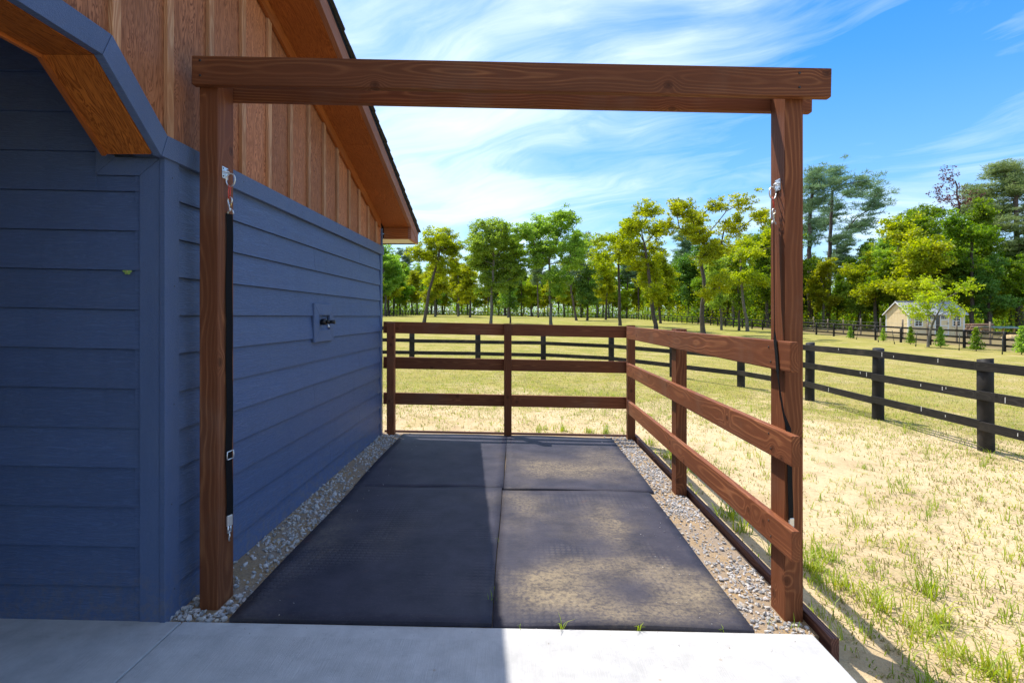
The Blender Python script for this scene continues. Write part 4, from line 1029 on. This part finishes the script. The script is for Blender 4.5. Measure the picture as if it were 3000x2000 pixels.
def grow(seed, trunk, r0, blobs, den=1.0, leaf=.12, per=70, needle=False, spacing=1.0, sig=.30, droop=0.0):
    """skeleton joined to points spread through the crown's lobes, leaves round every tip"""
    r = np.random.default_rng(seed)
    tp = [np.array([0, 0, -.3])] + [np.array([a, 0.25 * r.normal() * (i > 0) * .6, b]) for i, (a, b) in enumerate(trunk)]
    pos = [tp[0]]; par = [-1]
    for a, b in zip(tp, tp[1:]):
        n = max(2, int(np.linalg.norm(b - a) / .7))
        for k in range(1, n + 1):
            q = a + (b - a) * k / n
            if k < n: q = q + r.normal(size=3) * np.array([.035, .035, 0])
            pos.append(q); par.append(len(pos) - 2)
    nt_ = len(pos)
    cx = [b[0] for b in blobs]; W = (max(b[0] + b[2] for b in blobs) - min(b[0] - b[2] for b in blobs)) / 2; mx = (max(cx) + min(cx)) / 2
    pts = []; reach = []
    for bx, bz, ra, rb in blobs:
        yo = r.uniform(-.75, .75) * math.sqrt(max(.05, W * W - min(W, abs(bx - mx)) ** 2)) if len(blobs) > 3 else r.uniform(-.3, .3) * W
        vol = ra * ra * rb
        n = int(np.clip(6 + 9.0 * (ra * rb) * den / spacing, 7, 64))
        d = r.normal(size=(n, 3)); d /= np.linalg.norm(d, axis=1, keepdims=True)
        rad = r.uniform(.25, 1.0, (n, 1)) ** .55
        q = d * rad * np.array([ra, ra, rb]) * .92 + np.array([bx, yo, bz])
        pts.append(q)
    pts = np.concatenate(pts)
    P_ = np.array(pos); plen = np.zeros(len(P_))
    for i in range(1, len(P_)): plen[i] = plen[par[i]] + .25 * np.linalg.norm(P_[i] - P_[par[i]])
    ok = np.array([i > nt_ * .3 for i in range(len(P_))])
    cost = np.full(len(pts), 1e9); who = np.zeros(len(pts), int)
    def relax(i):
        nonlocal cost, who
        v = pts - P_[i]; dd = np.linalg.norm(v, axis=1)
        c = dd ** 1.0 + .45 * plen[i] + .5 * np.maximum(0, -v[:, 2])
        m = c < cost; cost = np.where(m, c, cost); who = np.where(m, i, who)
    for i in range(len(P_)):
        if ok[i]: relax(i)
    left = np.ones(len(pts), bool); tips = []
    while left.any():
        k = int(np.argmin(np.where(left, cost, 1e9))); left[k] = False
        a = P_[who[k]]; b = pts[k]; L = np.linalg.norm(b - a); p = who[k]
        m = int(np.clip(L / .8, 1, 5))
        for j in range(1, m + 1):
            q = a + (b - a) * j / m
            if j < m: q = q + r.normal(size=3) * .09 * L / m + np.array([0, 0, (.10 - droop) * L * math.sin(math.pi * j / m)])
            P_ = np.vstack([P_, q]); plen = np.append(plen, plen[p] + np.linalg.norm(P_[-1] - P_[p])); par.append(p); p = len(P_) - 1
            relax(p)
        tips.append(p)
    n = len(P_); cnt = np.zeros(n)
    for t in tips: cnt[t] += 1
    for i in range(n - 1, 0, -1): cnt[par[i]] += cnt[i]
    rad = np.clip(.0115 * np.sqrt(cnt + .3) * (r0 / .2) ** .5, .008, r0 * .62)
    for i in range(nt_): rad[i] = max(rad[i], r0 * (1.0 - .55 * i / nt_)) * (1.25 if i == 0 else 1)
    V = []; F = []; o = 0; sd = 6
    for i in range(1, n):
        a, b = P_[par[i]], P_[i]; t = b - a; L = np.linalg.norm(t)
        if L < 1e-4: continue
        t = t / L; h = np.array([0, 0, 1.0]) if abs(t[2]) < .9 else np.array([1.0, 0, 0])
        x = np.cross(t, h); x /= np.linalg.norm(x); y = np.cross(t, x)
        ra, rb = (rad[par[i]] if (i < nt_) else min(rad[par[i]], rad[i] * 1.25)), rad[i]
        an = np.arange(sd) * 2 * math.pi / sd
        c = np.cos(an)[:, None] * x + np.sin(an)[:, None] * y
        V.append(a + c * ra); V.append(b + t * rb * .3 + c * rb)
        k = np.arange(sd); k2 = (k + 1) % sd
        F.append(np.stack([o + k, o + k2, o + sd + k2, o + sd + k], 1)); o += 2 * sd
    V = np.concatenate(V); F = np.concatenate(F)
    T = np.array([P_[t] for t in tips])
    sub = 4                                             # leaves gather on short twigs round each tip
    S0 = (T[:, None, :] + r.normal(size=(len(T), sub, 3)) * np.array([sig, sig, sig * .75]) * 1.05).reshape(-1, 3)
    npt = max(4, int(per * den ** .5 / sub))
    off = r.normal(size=(len(S0), npt, 3)) * np.array([sig, sig, sig * (.35 if needle else .6)]) * (.55 if needle else .5)
    C = (S0[:, None, :] + off).reshape(-1, 3); O = np.repeat(S0 - np.array([0, 0, .12]), npt, axis=0)
    LV, LF = leaf_quads(C, leaf * (.30 if needle else 1), r, 8.0 if needle else 1.5, .55, needle, O)
    return V, F, LV, LF
def tree(name, label, x, y, geo, leafm, barkm, group=None):
    t = thing(name, label, 'tree', gpt(x, y), group)
    mw = Matrix.Translation(gpt(x, y))
    link('trunk', geo[0], t, mw); link('crown', geo[1], t, mw)
    return t
def tree_meshes(args, leafm, barkm, **kw):
    V, F, LV, LF = grow(*args, **kw)
    a = quads_mesh('trunk', V, F, barkm); a.shade_smooth()
    return a, quads_mesh('crown', LV, LF, leafm)
BARK = {'pine': 'pinebark', 'pine2': 'pinebark', 'fresh': 'greybark', 'lime': 'greybark'}
HEROES=[
 ('oak_tree','olive',(-9.82,55.56),0.2,[(0.56, 3.29), (1.39, 6.07), (1.81, 8.38)],[(1.48, 9.07, 1.76, 1.2), (-0.69, 7.45, 0.83, 0.65), (3.33, 7.92, 1.02, 0.93), (1.25, 6.99, 1.85, 0.83), (2.41, 5.69, 1.39, 0.56), (0.56, 4.68, 0.83, 0.56)],1.3,'dark olive oak leaning right, nearest tree beside the barn eave'),
 ('ash_tree','fresh',(-2.69,55.56),0.19,[(0.09, 2.96), (0.28, 4.82), (0.37, 7.13)],[(0.6, 9.91, 2.08, 1.39), (-0.79, 8.52, 1.85, 1.3), (1.99, 8.29, 1.62, 1.39), (0.6, 6.67, 2.55, 1.39), (-1.25, 7.13, 1.39, 1.16), (2.45, 5.97, 1.16, 1.16), (0.37, 4.35, 2.08, 1.16)],1.4,'light green broad crowned tree left of the tallest light green tree'),
 ('ash_tree','fresh',(3.75,55.56),0.2,[(-0.09, 2.64), (-0.19, 4.95), (-0.19, 7.27)],[(-0.19, 10.97, 1.76, 1.39), (1.57, 11.2, 1.39, 1.2), (-1.67, 10.05, 1.39, 1.3), (2.96, 8.89, 1.16, 1.39), (-3.06, 9.58, 0.83, 1.02), (-0.05, 8.66, 2.78, 1.39), (2.5, 6.81, 1.3, 1.2), (-1.67, 7.27, 1.62, 1.39), (0.88, 5.19, 1.48, 0.93), (0.56, 3.66, 0.74, 0.65)],1.15,'tallest light green tree with airy crown, above the middle fence post'),
 ('cedar_tree','dark',(-0.65,60.16),0.12,[(0.0, 4.61), (0.0, 9.12)],[(0.0, 7.62, 1.0, 1.75), (0.0, 5.11, 0.9, 1.5), (0.0, 2.61, 0.7, 1.0)],0.8,'slim dark young evergreen in front of the light green trees'),
 ('oak_tree','pine',(9.65,82.72),0.22,[(-0.9, 4.55), (-1.31, 8.0)],[(0.0, 10.06, 2.41, 1.93), (-1.17, 7.31, 2.07, 1.52), (1.38, 12.13, 1.72, 1.79)],0.8,'far grey green tree on a forked trunk left of the straight oak'),
 ('oak_tree','dark',(11.46,84.38),0.22,[(0.14, 3.23), (0.28, 6.75)],[(0.28, 6.75, 1.97, 2.46), (-0.35, 3.8, 1.76, 1.76)],1.0,'dense deep green low tree beside the forked trunk'),
 ('oak_tree','olive',(11.75,58.98),0.2,[(-0.1, 4.82), (-0.2, 8.75)],[(-1.18, 9.49, 2.06, 1.23), (-2.56, 7.77, 1.08, 0.88), (0.79, 9.73, 1.72, 1.28), (-0.2, 7.52, 1.97, 0.69), (1.03, 11.21, 0.98, 0.88), (-2.16, 6.29, 0.88, 0.39)],1.0,'yellow olive oak on a tall straight bare trunk'),
 ('oak_tree','olive',(13.1,48.82),0.21,[(-0.41, 2.73), (-0.77, 5.17), (-1.1, 8.01)],[(-0.98, 10.74, 0.73, 0.89), (-1.99, 9.64, 1.14, 0.81), (-0.28, 9.23, 0.81, 0.89), (-2.52, 7.61, 1.55, 0.89), (-1.1, 6.59, 1.63, 1.3), (0.04, 7.81, 0.49, 0.49), (-0.28, 4.96, 1.14, 1.14), (-0.69, 3.34, 0.57, 0.49)],1.2,'dense dark olive oak leaning left behind the stall corner'),
 ('oak_tree','olive',(14.37,40.01),0.2,[(-0.1, 2.3), (0.03, 4.3), (-0.13, 5.97)],[(-1.87, 9.24, 0.93, 0.53), (-2.13, 9.7, 0.6, 0.4), (-0.8, 8.7, 0.93, 0.87), (0.2, 9.57, 0.87, 0.67), (0.93, 9.97, 0.47, 0.3), (-1.37, 7.47, 0.87, 0.6), (-0.03, 7.13, 0.67, 0.93), (-2.87, 8.3, 0.33, 0.4), (2.13, 6.97, 1.0, 0.8), (2.53, 8.57, 0.93, 0.87), (3.9, 8.7, 0.73, 0.47), (1.87, 9.64, 0.5, 0.4), (1.13, 6.23, 0.53, 0.6), (-0.53, 5.9, 0.53, 0.73), (0.3, 4.03, 0.67, 0.67), (-0.37, 3.03, 0.33, 0.4)],1.1,'big spreading olive oak with open clumped crown beside the right post'),
 ('maple_tree','fresh',(20.18,51.31),0.12,[(-0.09, 2.91), (-0.17, 5.9)],[(-0.09, 5.05, 1.07, 1.07), (-0.3, 2.91, 1.07, 0.77), (-0.73, 6.54, 0.68, 0.86)],0.8,'slim light green tree just right of the spreading oak'),
 ('maple_tree','green',(21.67,50.8),0.12,[(0.0, 2.92), (-0.08, 5.88)],[(-0.08, 5.04, 1.06, 1.06), (0.13, 2.92, 0.85, 0.85), (-0.3, 6.73, 0.85, 0.63)],0.8,'slim mid green tree, second right of the spreading oak'),
 ('oak_tree','lime',(21.68,48.82),0.16,[(-0.49, 3.3), (-0.73, 5.74)],[(0.69, 8.18, 1.42, 0.89), (0.08, 6.96, 1.42, 0.73), (1.71, 8.79, 0.61, 0.73), (-1.14, 4.92, 1.02, 0.89), (0.89, 4.92, 0.73, 0.73), (2.32, 8.18, 0.61, 0.81)],1.0,'bright lime yellow tree leaning left, close behind the right post'),
 ('pine_tree','pine',(37.87,67.12),0.34,[(-0.22, 8.5), (0.0, 14.1), (0.22, 18.57)],[(0.34, 19.69, 1.23, 0.89), (0.0, 17.9, 1.4, 1.12), (-0.78, 15.77, 1.01, 1.12), (1.45, 16.22, 1.23, 0.89), (0.56, 13.54, 1.57, 1.01), (0.0, 11.41, 1.23, 0.45)],1.0,'tall grey green pine, left one of the pair beside the right post'),
 ('pine_tree','pine',(40.74,68.47),0.32,[(0.34, 6.39), (0.51, 12.1), (0.74, 17.8)],[(0.91, 20.08, 0.91, 0.8), (0.34, 18.37, 1.37, 0.8), (2.91, 18.37, 1.43, 0.8), (4.91, 18.37, 1.14, 0.63), (6.33, 17.52, 0.91, 0.51), (2.34, 16.09, 1.71, 0.8), (4.91, 15.41, 1.48, 0.63), (1.2, 14.26, 1.71, 0.8), (4.05, 13.41, 1.6, 0.51), (1.48, 11.81, 1.48, 0.51), (5.76, 13.69, 0.8, 0.4)],1.0,'tall wide grey green pine, right one of the pair'),
 ('pine_tree','pine2',(61.02,63.23),0.42,[(-0.26, 7.48), (-0.37, 11.7), (-0.68, 18.02)],[(-0.95, 19.86, 1.48, 1.05), (-2.79, 17.49, 1.58, 1.05), (-0.16, 17.49, 1.58, 1.26), (-3.95, 15.39, 1.48, 1.05), (-1.21, 14.86, 1.9, 1.26), (-3.32, 12.75, 1.9, 0.95), (-4.9, 11.43, 1.58, 0.68), (-0.16, 11.96, 1.48, 1.05), (-2.27, 10.12, 1.58, 0.74), (1.95, 19.07, 1.48, 1.16), (2.48, 15.39, 1.58, 1.16), (1.42, 13.28, 1.48, 1.05)],1.6,'tall thick trunked pine at the right edge of the view'),
 ('redbud_tree','lime',(23.4,29.68),0.075,[(0.15, 0.92), (0.22, 1.71)],[(0.47, 2.89, 0.82, 0.64), (1.71, 3.27, 0.54, 0.35), (-0.52, 2.65, 0.49, 0.45), (-0.02, 1.86, 0.74, 0.35), (0.96, 3.76, 0.45, 0.3), (1.21, 2.03, 0.54, 0.3), (-0.77, 2.1, 0.4, 0.25)],0.16,'small yellow green young tree in front of the cream shed'),
 ('woodland_tree','lime',(41.25,60.0),0.2,[(0.0, 3.1), (-0.1, 6.1)],[(-1.0, 7.1, 1.75, 1.25), (0.75, 8.1, 1.6, 1.3), (-0.5, 5.1, 1.9, 1.4), (1.75, 5.6, 1.5, 1.5), (-2.0, 4.35, 1.25, 1.1)],1.0,'yellow green rounded tree at the wood edge left of the shed'),
 ('woodland_tree','fresh',(43.0,60.0),0.24,[(0.05, 4.6), (0.15, 7.6)],[(0.25, 9.85, 1.6, 1.2), (-0.75, 8.6, 1.6, 1.3), (1.0, 8.1, 1.5, 1.3), (-0.25, 6.6, 1.8, 1.4), (0.5, 4.85, 1.7, 1.3)],1.1,'light green tree filling the gap between the pine pair and shed'),
 ('woodland_tree','green',(45.75,60.0),0.26,[(0.2, 4.6), (0.5, 9.1)],[(0.9, 13.1, 2.25, 1.25), (-0.75, 11.6, 2.0, 1.4), (2.5, 11.85, 2.0, 1.4), (0.5, 9.6, 2.75, 1.6), (-1.25, 8.1, 2.0, 1.5), (2.0, 7.1, 2.5, 1.6), (0.0, 5.1, 2.25, 1.4)],1.1,'tallest bright green tree rising behind the cream shed roof'),
 ('woodland_tree','fresh',(50.25,60.0),0.24,[(0.1, 4.7), (0.25, 8.2)],[(-0.25, 10.7, 1.9, 1.4), (1.0, 8.95, 2.1, 1.5), (-1.0, 8.2, 1.9, 1.5), (0.5, 6.2, 2.25, 1.6), (2.0, 7.7, 1.75, 1.4), (0.0, 3.7, 2.0, 1.1)],1.1,'light green leafy tree behind the right end of the shed roof'),
 ('woodland_tree','green',(54.0,60.0),0.24,[(0.15, 3.8), (0.25, 6.8)],[(0.0, 8.3, 2.0, 1.5), (1.25, 6.8, 2.0, 1.5), (-0.75, 5.8, 1.9, 1.4), (2.25, 5.3, 1.75, 1.4), (0.25, 3.3, 2.1, 1.1)],1.1,'mid green leafy tree between the shed and the thick pine'),
]

for i, (nm, lm, (x, y), r0, trunk, blobs, den, lab) in enumerate(HEROES):
    ndl = nm == 'pine_tree'
    sc = y / 55.0
    g = tree_meshes((100 + i, trunk, r0, blobs), lm, BARK.get(lm, 'bark'), den=den, leaf=(.17 if ndl else .112) * max(.55, sc ** .7), per=(170 if ndl else 190),
                    needle=ndl, spacing=(sc ** 1.4 if sc > 1 else 1), sig=(.46 if ndl else .36) * max(.55, sc ** .8))
    tree(nm, lab, x, y, g, lm, 'bark', 'single trees standing in the paddock' if y < 61 and x < 24 else None)

# ---- the wood behind the fences: a few grown forms, every tree set down on its own
FORMS = []
def form(seed, lm, h, wide, pine=False, den=1.0):
    r = random.Random(seed); bl = []
    base = .32 if not pine else .55
    for k in range(8 if not pine else 9):
        f = base + (1 - base) * (k + .5) / (8 if not pine else 9)
        wv = wide * math.sin(math.pi * min(.95, (f - base) / (1 - base) * .78 + .2))
        bl.append((r.uniform(-.65, .65) * wv, h * f * .97, wv * r.uniform(.42, .62), h * (.085 if not pine else .045)))
    trunk = [(r.uniform(-.3, .3), h * .3), (r.uniform(-.5, .5), h * .62), (r.uniform(-.4, .4), h * .86)]
    return tree_meshes((seed, trunk, .15 + h * .006, bl), lm, BARK.get(lm, 'bark'), den=den, leaf=.145 if not pine else .20, per=240 if not pine else 220, needle=pine, spacing=1.7, sig=.46)
SPEC = [('olive', 11.5, 2.6, False), ('fresh', 12.5, 2.8, False), ('green', 11.0, 2.7, False), ('lime', 9.5, 2.4, False), ('dark', 12.0, 2.6, False), ('pine', 17.0, 2.6, True), ('green', 13.5, 3.0, False), ('olive', 9.0, 2.3, False)]
for i, s in enumerate(SPEC): FORMS.append((form(300 + i, *s), s))
WORD = {'olive': 'olive', 'fresh': 'light green', 'green': 'mid green', 'lime': 'yellow green', 'dark': 'deep green', 'pine': 'grey green'}
def place(x, y, grp):
    if grp == 'wood beyond the right fence':
        return (', at its edge' if x < 32 else ', deeper in') + (', near end' if y < 68 else (', middle stretch' if y < 94 else ', far end'))
    if grp == 'wood behind the shed':
        return (', front row' if y < 64 else ', back row') + (', left side' if x / y < .76 else (', centre' if x / y < .9 else ', right side'))
    if grp == 'wood beyond the far fence':
        return (', front row' if y < 135 else ', back row') + (', left part' if x < -10 else (', middle part' if x < 15 else ', right part'))
    if grp == 'wood beyond the left fence':
        return (', at its edge' if x > -29 else ', deeper in') + (', near end' if y < 100 else ', far end')
    return ''
def wood_tree(x, y, k, s, rot, where, grp):
    (a, b), (lm, h, wd_, pn) = FORMS[k]
    nm = 'pine_tree' if pn else 'woodland_tree'
    t = thing(nm, f'{WORD[lm]} {"pine" if pn else "leafy tree"} {where}{place(x, y, grp)}', 'tree', gpt(x, y), grp)
    mw = Matrix.Translation(gpt(x, y)) @ Matrix.Rotation(rot, 4, 'Z') @ Matrix.Diagonal((s, s, s * (1 + .12 * math.sin(rot * 3)), 1))
    link('trunk', a, t, mw); link('crown', b, t, mw)
rw = random.Random(21)
def scatter(n, fx, mind, where, grp, pick, smin=.8, smax=1.25):
    got = []; tries = 0
    while len(got) < n and tries < 4000:
        tries += 1
        x, y = fx()
        if any((x - a) ** 2 + (y - b) ** 2 < mind * mind for a, b in got): continue
        t_ = x / y; lowf = .78 if (.54 < t_ < .70 and y < 80) else (.72 if (t_ > .90 and y < 72) else 1.0)
        pk = rw.choice(pick)
        if pk == 5 and (lowf < 1 or t_ > .72): pk = 6 if t_ > .72 else 3
        got.append((x, y)); wood_tree(x, y, pk, lowf * rw.uniform(smin, smax), rw.uniform(0, 6.28), where, grp)
def right_wood():
    y = rw.uniform(46, 118); x = 28.5 + abs(rw.gauss(0, 9)) + (3 if y < 60 else 0)
    if x < 46 and y < 61: y += 16
    return x, y
scatter(58, right_wood, 3.2, 'in wood beyond the right fence', 'wood beyond the right fence', [0, 1, 2, 2, 3, 4, 5, 6, 6, 7], .75, 1.15)
def far_right():
    y = rw.uniform(52, 80); return y * rw.uniform(.62, 1.05) + 2, y
scatter(22, far_right, 3.4, 'in wood behind the cream shed', 'wood behind the shed', [1, 2, 4, 6, 6, 2, 3], .85, 1.2)
scatter(56, lambda: (rw.uniform(-34, 40), rw.uniform(125, 148)), 2.6, 'in wood beyond the far fence', 'wood beyond the far fence', [0, 1, 2, 3, 4, 5, 6, 7], .8, 1.2)
scatter(34, lambda: (rw.uniform(-42, -22), rw.uniform(84, 124)), 3.4, 'in wood beyond the left fence', 'wood beyond the left fence', [0, 1, 1, 2, 3, 3, 6], .8, 1.15)
# scattered trees standing inside the far part of the paddock
for i, (x, y, k, s) in enumerate([(-14.2, 92, 3, 1.05), (-8.0, 91, 0, .9), (-11.5, 104, 3, 1.1), (-1.5, 100, 1, .9), (4.6, 108, 5, .8), (16.5, 96, 0, .95), (-17.0, 112, 2, .9), (20.5, 74, 7, 1.0)]):
    wood_tree(x, y, k, s, i * 1.3, ['between the leaning oak and the broad tree', 'behind the light green broad tree', 'far back left of the broad tree', 'far back under the tallest light green tree', 'thin and far, right of the tallest light green tree', 'far back between straight and leaning oaks', 'far back beside the barn eave', 'just inside the right hand fence'][i], 'far trees inside the paddock')

# bare red-budded tree standing over the wood on the right
rb = tree_meshes((77, [(0, 8), (.3, 14), (.2, 17.5)], .16, [(0, 16.5, 1.6, 1.6), (.6, 18.5, 1.0, 1.4), (-.9, 15, 1.4, 1.0), (1.2, 15.4, 1.0, .8)]), 'red', 'bark', den=.9, leaf=.13, per=9, sig=.22)
tree('red_budded_tree', 'thin dark red budded tree top over the wood left of the thick pine', 51.0, 60.5, rb, 'red', 'bark')

# young conifers before the far fence
cg = []
for s in range(2):
    r = np.random.default_rng(50 + s)
    n = 900; h = r.uniform(0.03, 1, n) ** 1.1; a = r.uniform(0, 6.28, n); rr = (.24 * (1 - h) ** .75 + .03) * r.uniform(.2, 1.2, n) * (1 + .35 * np.sin(a * 3 + h * 14))
    C = np.stack([rr * np.cos(a), rr * np.sin(a), h * 1.15 + .08], 1)
    V, F = leaf_quads(C, .055, r, 2.2, 1.0)
    tv, tf = tube_geo([(0, 0, -.05), (0, 0, 1.0)], [.025, .008], 6)
    cg.append((quads_mesh('crown', V, F, 'green' if s == 0 else 'fresh'), (tv, tf)))
    me = bpy.data.meshes.new('trunk'); me.from_pydata([tuple(v) for v in tv], [], tf); me.materials.append(MAT['bark']); cg[s] = (cg[s][0], me)
for i, (x, y, s) in enumerate([(24.5, 38.3, .75), (24.6, 35.0, .75), (24.4, 32.3, .9), (23.9, 29.4, .95), (23.7, 26.9, 1.0), (24.1, 24.9, 1.1)]):
    lab = ['leftmost of the row', 'second from left, before the shed gable', 'third from left, before the shed window', 'right of the young yellow green tree', 'second from right', 'at the right edge of the view'][i]
    t = thing('young_conifer', 'small feathery green young conifer by the far fence, ' + lab, 'conifer', gpt(x, y), 'young conifers along the fence')
    mw = Matrix.Translation(gpt(x, y)) @ Matrix.Rotation(i, 4, 'Z') @ Matrix.Diagonal((s, s, s, 1))
    link('crown', cg[i % 2][0], t, mw); link('trunk', cg[i % 2][1], t, mw)

# understorey brush at the wood's edge, and the far wood closing the horizon
def brush(name, lab, boxes, size, mat, seed):
    r = np.random.default_rng(seed); Cs = []
    for (x0, x1, y0, y1, n, hmin, hmax, per, sg) in boxes:
        bx = r.uniform(x0, x1, n); by = r.uniform(y0, y1, n); bh = r.uniform(hmin, hmax, n)
        for x, y, h in zip(bx, by, bh):
            q = r.normal(size=(per, 3)) * np.array([sg, sg, h * .42]) + np.array([x, y, gz(x, y) + h * .45])
            q[:, 2] = np.maximum(q[:, 2], gz(x, y) + .03)
            Cs.append(q)
    V, F = leaf_quads(np.concatenate(Cs), size, r, 1.5, .6)
    kind(link(name, quads_mesh(name, V, F, mat)), 'stuff', lab)
brush('understorey', 'low green brush growing at the edge of the wood', [(27.5, 44, 61, 118, 150, .8, 3.2, 180, .8), (-34, 30, 124, 134, 120, .8, 3.0, 80, .9), (-30, -22, 86, 122, 50, .8, 3.0, 80, .8), (44, 75, 60, 74, 70, 1.0, 4.0, 180, .9)], .14, 'green', 31)
brush('undergrowth', 'yellow green undergrowth among the trunks of the wood', [(27.5, 46, 62, 118, 120, 1.5, 5.0, 140, 1.0), (44, 78, 60, 84, 60, 2.0, 6.0, 150, 1.1), (-34, 34, 128, 150, 90, 1.5, 5.0, 110, 1.1)], .155, 'olive', 32)
brush('distant_wood', 'distant wood closing the horizon behind the paddock', [(-160, 190, 175, 205, 420, 4, 11, 170, 2.3), (60, 110, 80, 170, 160, 4, 10, 170, 2.0)], .40, 'green', 33)

# ================================================================== GRASS
def blades(pos, h, wd_, lean, r):
    """bent tapering blades: 5 vertices, a quad and a tip"""
    n = len(pos); a = r.uniform(0, 6.283, n); d = np.stack([np.cos(a), np.sin(a), np.zeros(n)], 1); s = np.stack([-np.sin(a), np.cos(a), np.zeros(n)], 1)
    h = h[:, None]; l = (lean * r.uniform(.3, 1.5, n))[:, None]; w_ = wd_[:, None]
    up = np.array([0, 0, 1.0])
    m = pos + up * h * .6 + d * h * l * .35; t = pos + up * h * (1.0 - .25 * l) + d * h * l
    V = np.stack([pos - s * w_ / 2, pos + s * w_ / 2, m + s * w_ * .4, m - s * w_ * .4, t], 1).reshape(-1, 3)
    o = np.arange(n) * 5
    tri = np.concatenate([np.stack([o, o + 1, o + 2], 1), np.stack([o, o + 2, o + 3], 1), np.stack([o + 3, o + 2, o + 4], 1)])
    return V, tri
def zarr(x, y): return np.array([gz(a, b) for a, b in zip(x, y)])
def worn(x, y):
    dx = np.maximum(np.abs(x - 1.2) - 2.2, 0); dy = np.maximum(np.abs(y - 2.0) - 4.0, 0)
    return np.sqrt(dx * dx + dy * dy)
def free(x, y):
    inside = (x > -14.6) & (x < 1.50) & (y < 6.42)
    return ~inside
def tufts(r, cx, cy, nb, h, spread, wd_, lean):
    n = len(cx); k = np.maximum(2, r.poisson(nb, n) if np.isscalar(nb) else nb)
    X_ = np.repeat(cx, k); Y_ = np.repeat(cy, k); m = len(X_)
    X_ = X_ + r.normal(size=m) * np.repeat(np.broadcast_to(spread, n), k); Y_ = Y_ + r.normal(size=m) * np.repeat(np.broadcast_to(spread, n), k)
    H_ = np.repeat(np.broadcast_to(h, n), k) * r.uniform(.45, 1.2, m)
    ok = free(X_, Y_)
    X_, Y_, H_ = X_[ok], Y_[ok], H_[ok]
    return blades(np.stack([X_, Y_, zarr(X_, Y_) - .004], 1), H_, wd_ * r.uniform(.6, 1.3, len(X_)), lean, r)
def build_grass():
    r = np.random.default_rng(8)
    # near sand: separate green tufts
    n = 1500; d = r.uniform(1.6, 10.5, n); an = r.uniform(-.25, .95, n)
    x = d * np.sin(an) + .2; y = d * np.cos(an)
    V1, T1 = tufts(r, x, y, 8, .03 + .13 * r.uniform(0, 1, n) ** 2.2, .020, .0048, .85)
    big = np.array([(1.93, 3.28), (1.86, 2.95), (1.90, 2.72), (1.96, 2.52), (1.99, 2.36), (2.05, 2.22), (1.62, 3.95), (2.1, 2.62), (1.80, 3.15), (1.72, 2.98), (2.35, 2.35), (2.2, 2.1), (1.70, 2.12), (2.5, 2.2), (1.6, 3.7), (2.28, 2.9), (.95, 6.75), (.62, 6.85), (1.15, 6.7), (.35, 6.9), (1.6, 6.2), (1.65, 5.6), (1.75, 5.1)])
    V2, T2 = tufts(r, big[:, 0], big[:, 1], 40, r.uniform(.09, .17, len(big)), .034, .0068, 1.0)
    row = np.stack([1.92 + .16 * r.normal(size=46), r.uniform(1.9, 3.7, 46)], 1)
    V3, T3 = tufts(r, row[:, 0], row[:, 1], 10, r.uniform(.04, .10, 46), .03, .0055, 1.0)
    # sprouts along the concrete edge and in the mat seam
    V = np.concatenate([V1, V2, V3]); T = np.concatenate([T1, T2 + len(V1), T3 + len(V1) + len(V2)])
    kind(link('grass_tufts', quads_mesh('grass_tufts', V, T, 'grass')), 'stuff', 'green grass tufts sprouting from the bare sand')
    # pasture sward: short dry and green blades, thicker away from the stall
    for nm, lab, mat, cnt, hh, seed in (('dry_grass', 'short dry straw coloured grass of the paddock', 'drygrass', 80000, .05, 2), ('pasture_grass', 'short green grass of the paddock', 'grass', 62000, .055, 3)):
        r = np.random.default_rng(seed)
        d = np.exp(r.uniform(math.log(2.6), math.log(30), cnt)); an = r.uniform(-.85, .95, cnt)
        x = d * np.sin(an); y = d * np.cos(an)
        w_ = worn(x, y) + .9 * np.sin(x * 1.7 + 1.3 * np.sin(y * .9)) * np.sin(y * 1.3 + .7 * np.sin(x * 1.1)) + r.normal(size=cnt) * .7
        keep = (w_ > r.uniform(-.1 if mat == 'drygrass' else .3, 3.4, cnt)) & free(x, y) & (y > 1.5)
        x, y, d = x[keep], y[keep], d[keep]
        k = np.full(len(x), 3)
        V, T = tufts(r, x, y, k, hh * r.uniform(.35, 1.0, len(x)), .02 + .003 * d, .007, .95)
        kind(link(nm, quads_mesh(nm, V, T, mat)), 'stuff', lab)
build_grass()
def sprout(x, y, n, h, seed):
    r = np.random.default_rng(seed)
    p = np.stack([x + r.normal(size=n) * .008, y + r.normal(size=n) * .004, np.full(n, -.004 - SLOPE * x)], 1)
    return blades(p, h * r.uniform(.5, 1.2, n), np.full(n, .0035), .7, r)
Vs, Ts, o = [], [], 0
for i, (x, y, n, h) in enumerate([(.21, 2.388, 6, .06), (.56, 2.388, 9, .045), (.02, 2.388, 3, .03), (-.115, 2.60, 5, .05), (-.113, 3.30, 3, .03), (1.19, 2.45, 4, .04), (1.30, 2.43, 4, .06), (.95, 2.388, 4, .03), (-.1, 2.72, 3, .03)]):
    V, T = sprout(x, y, n, h, i); Vs.append(V); Ts.append(T + o); o += len(V)
kind(link('weed_sprouts', quads_mesh('weed_sprouts', np.concatenate(Vs), np.concatenate(Ts), 'grass')), 'stuff', 'tiny grass sprouts in the mat seams and concrete edge')
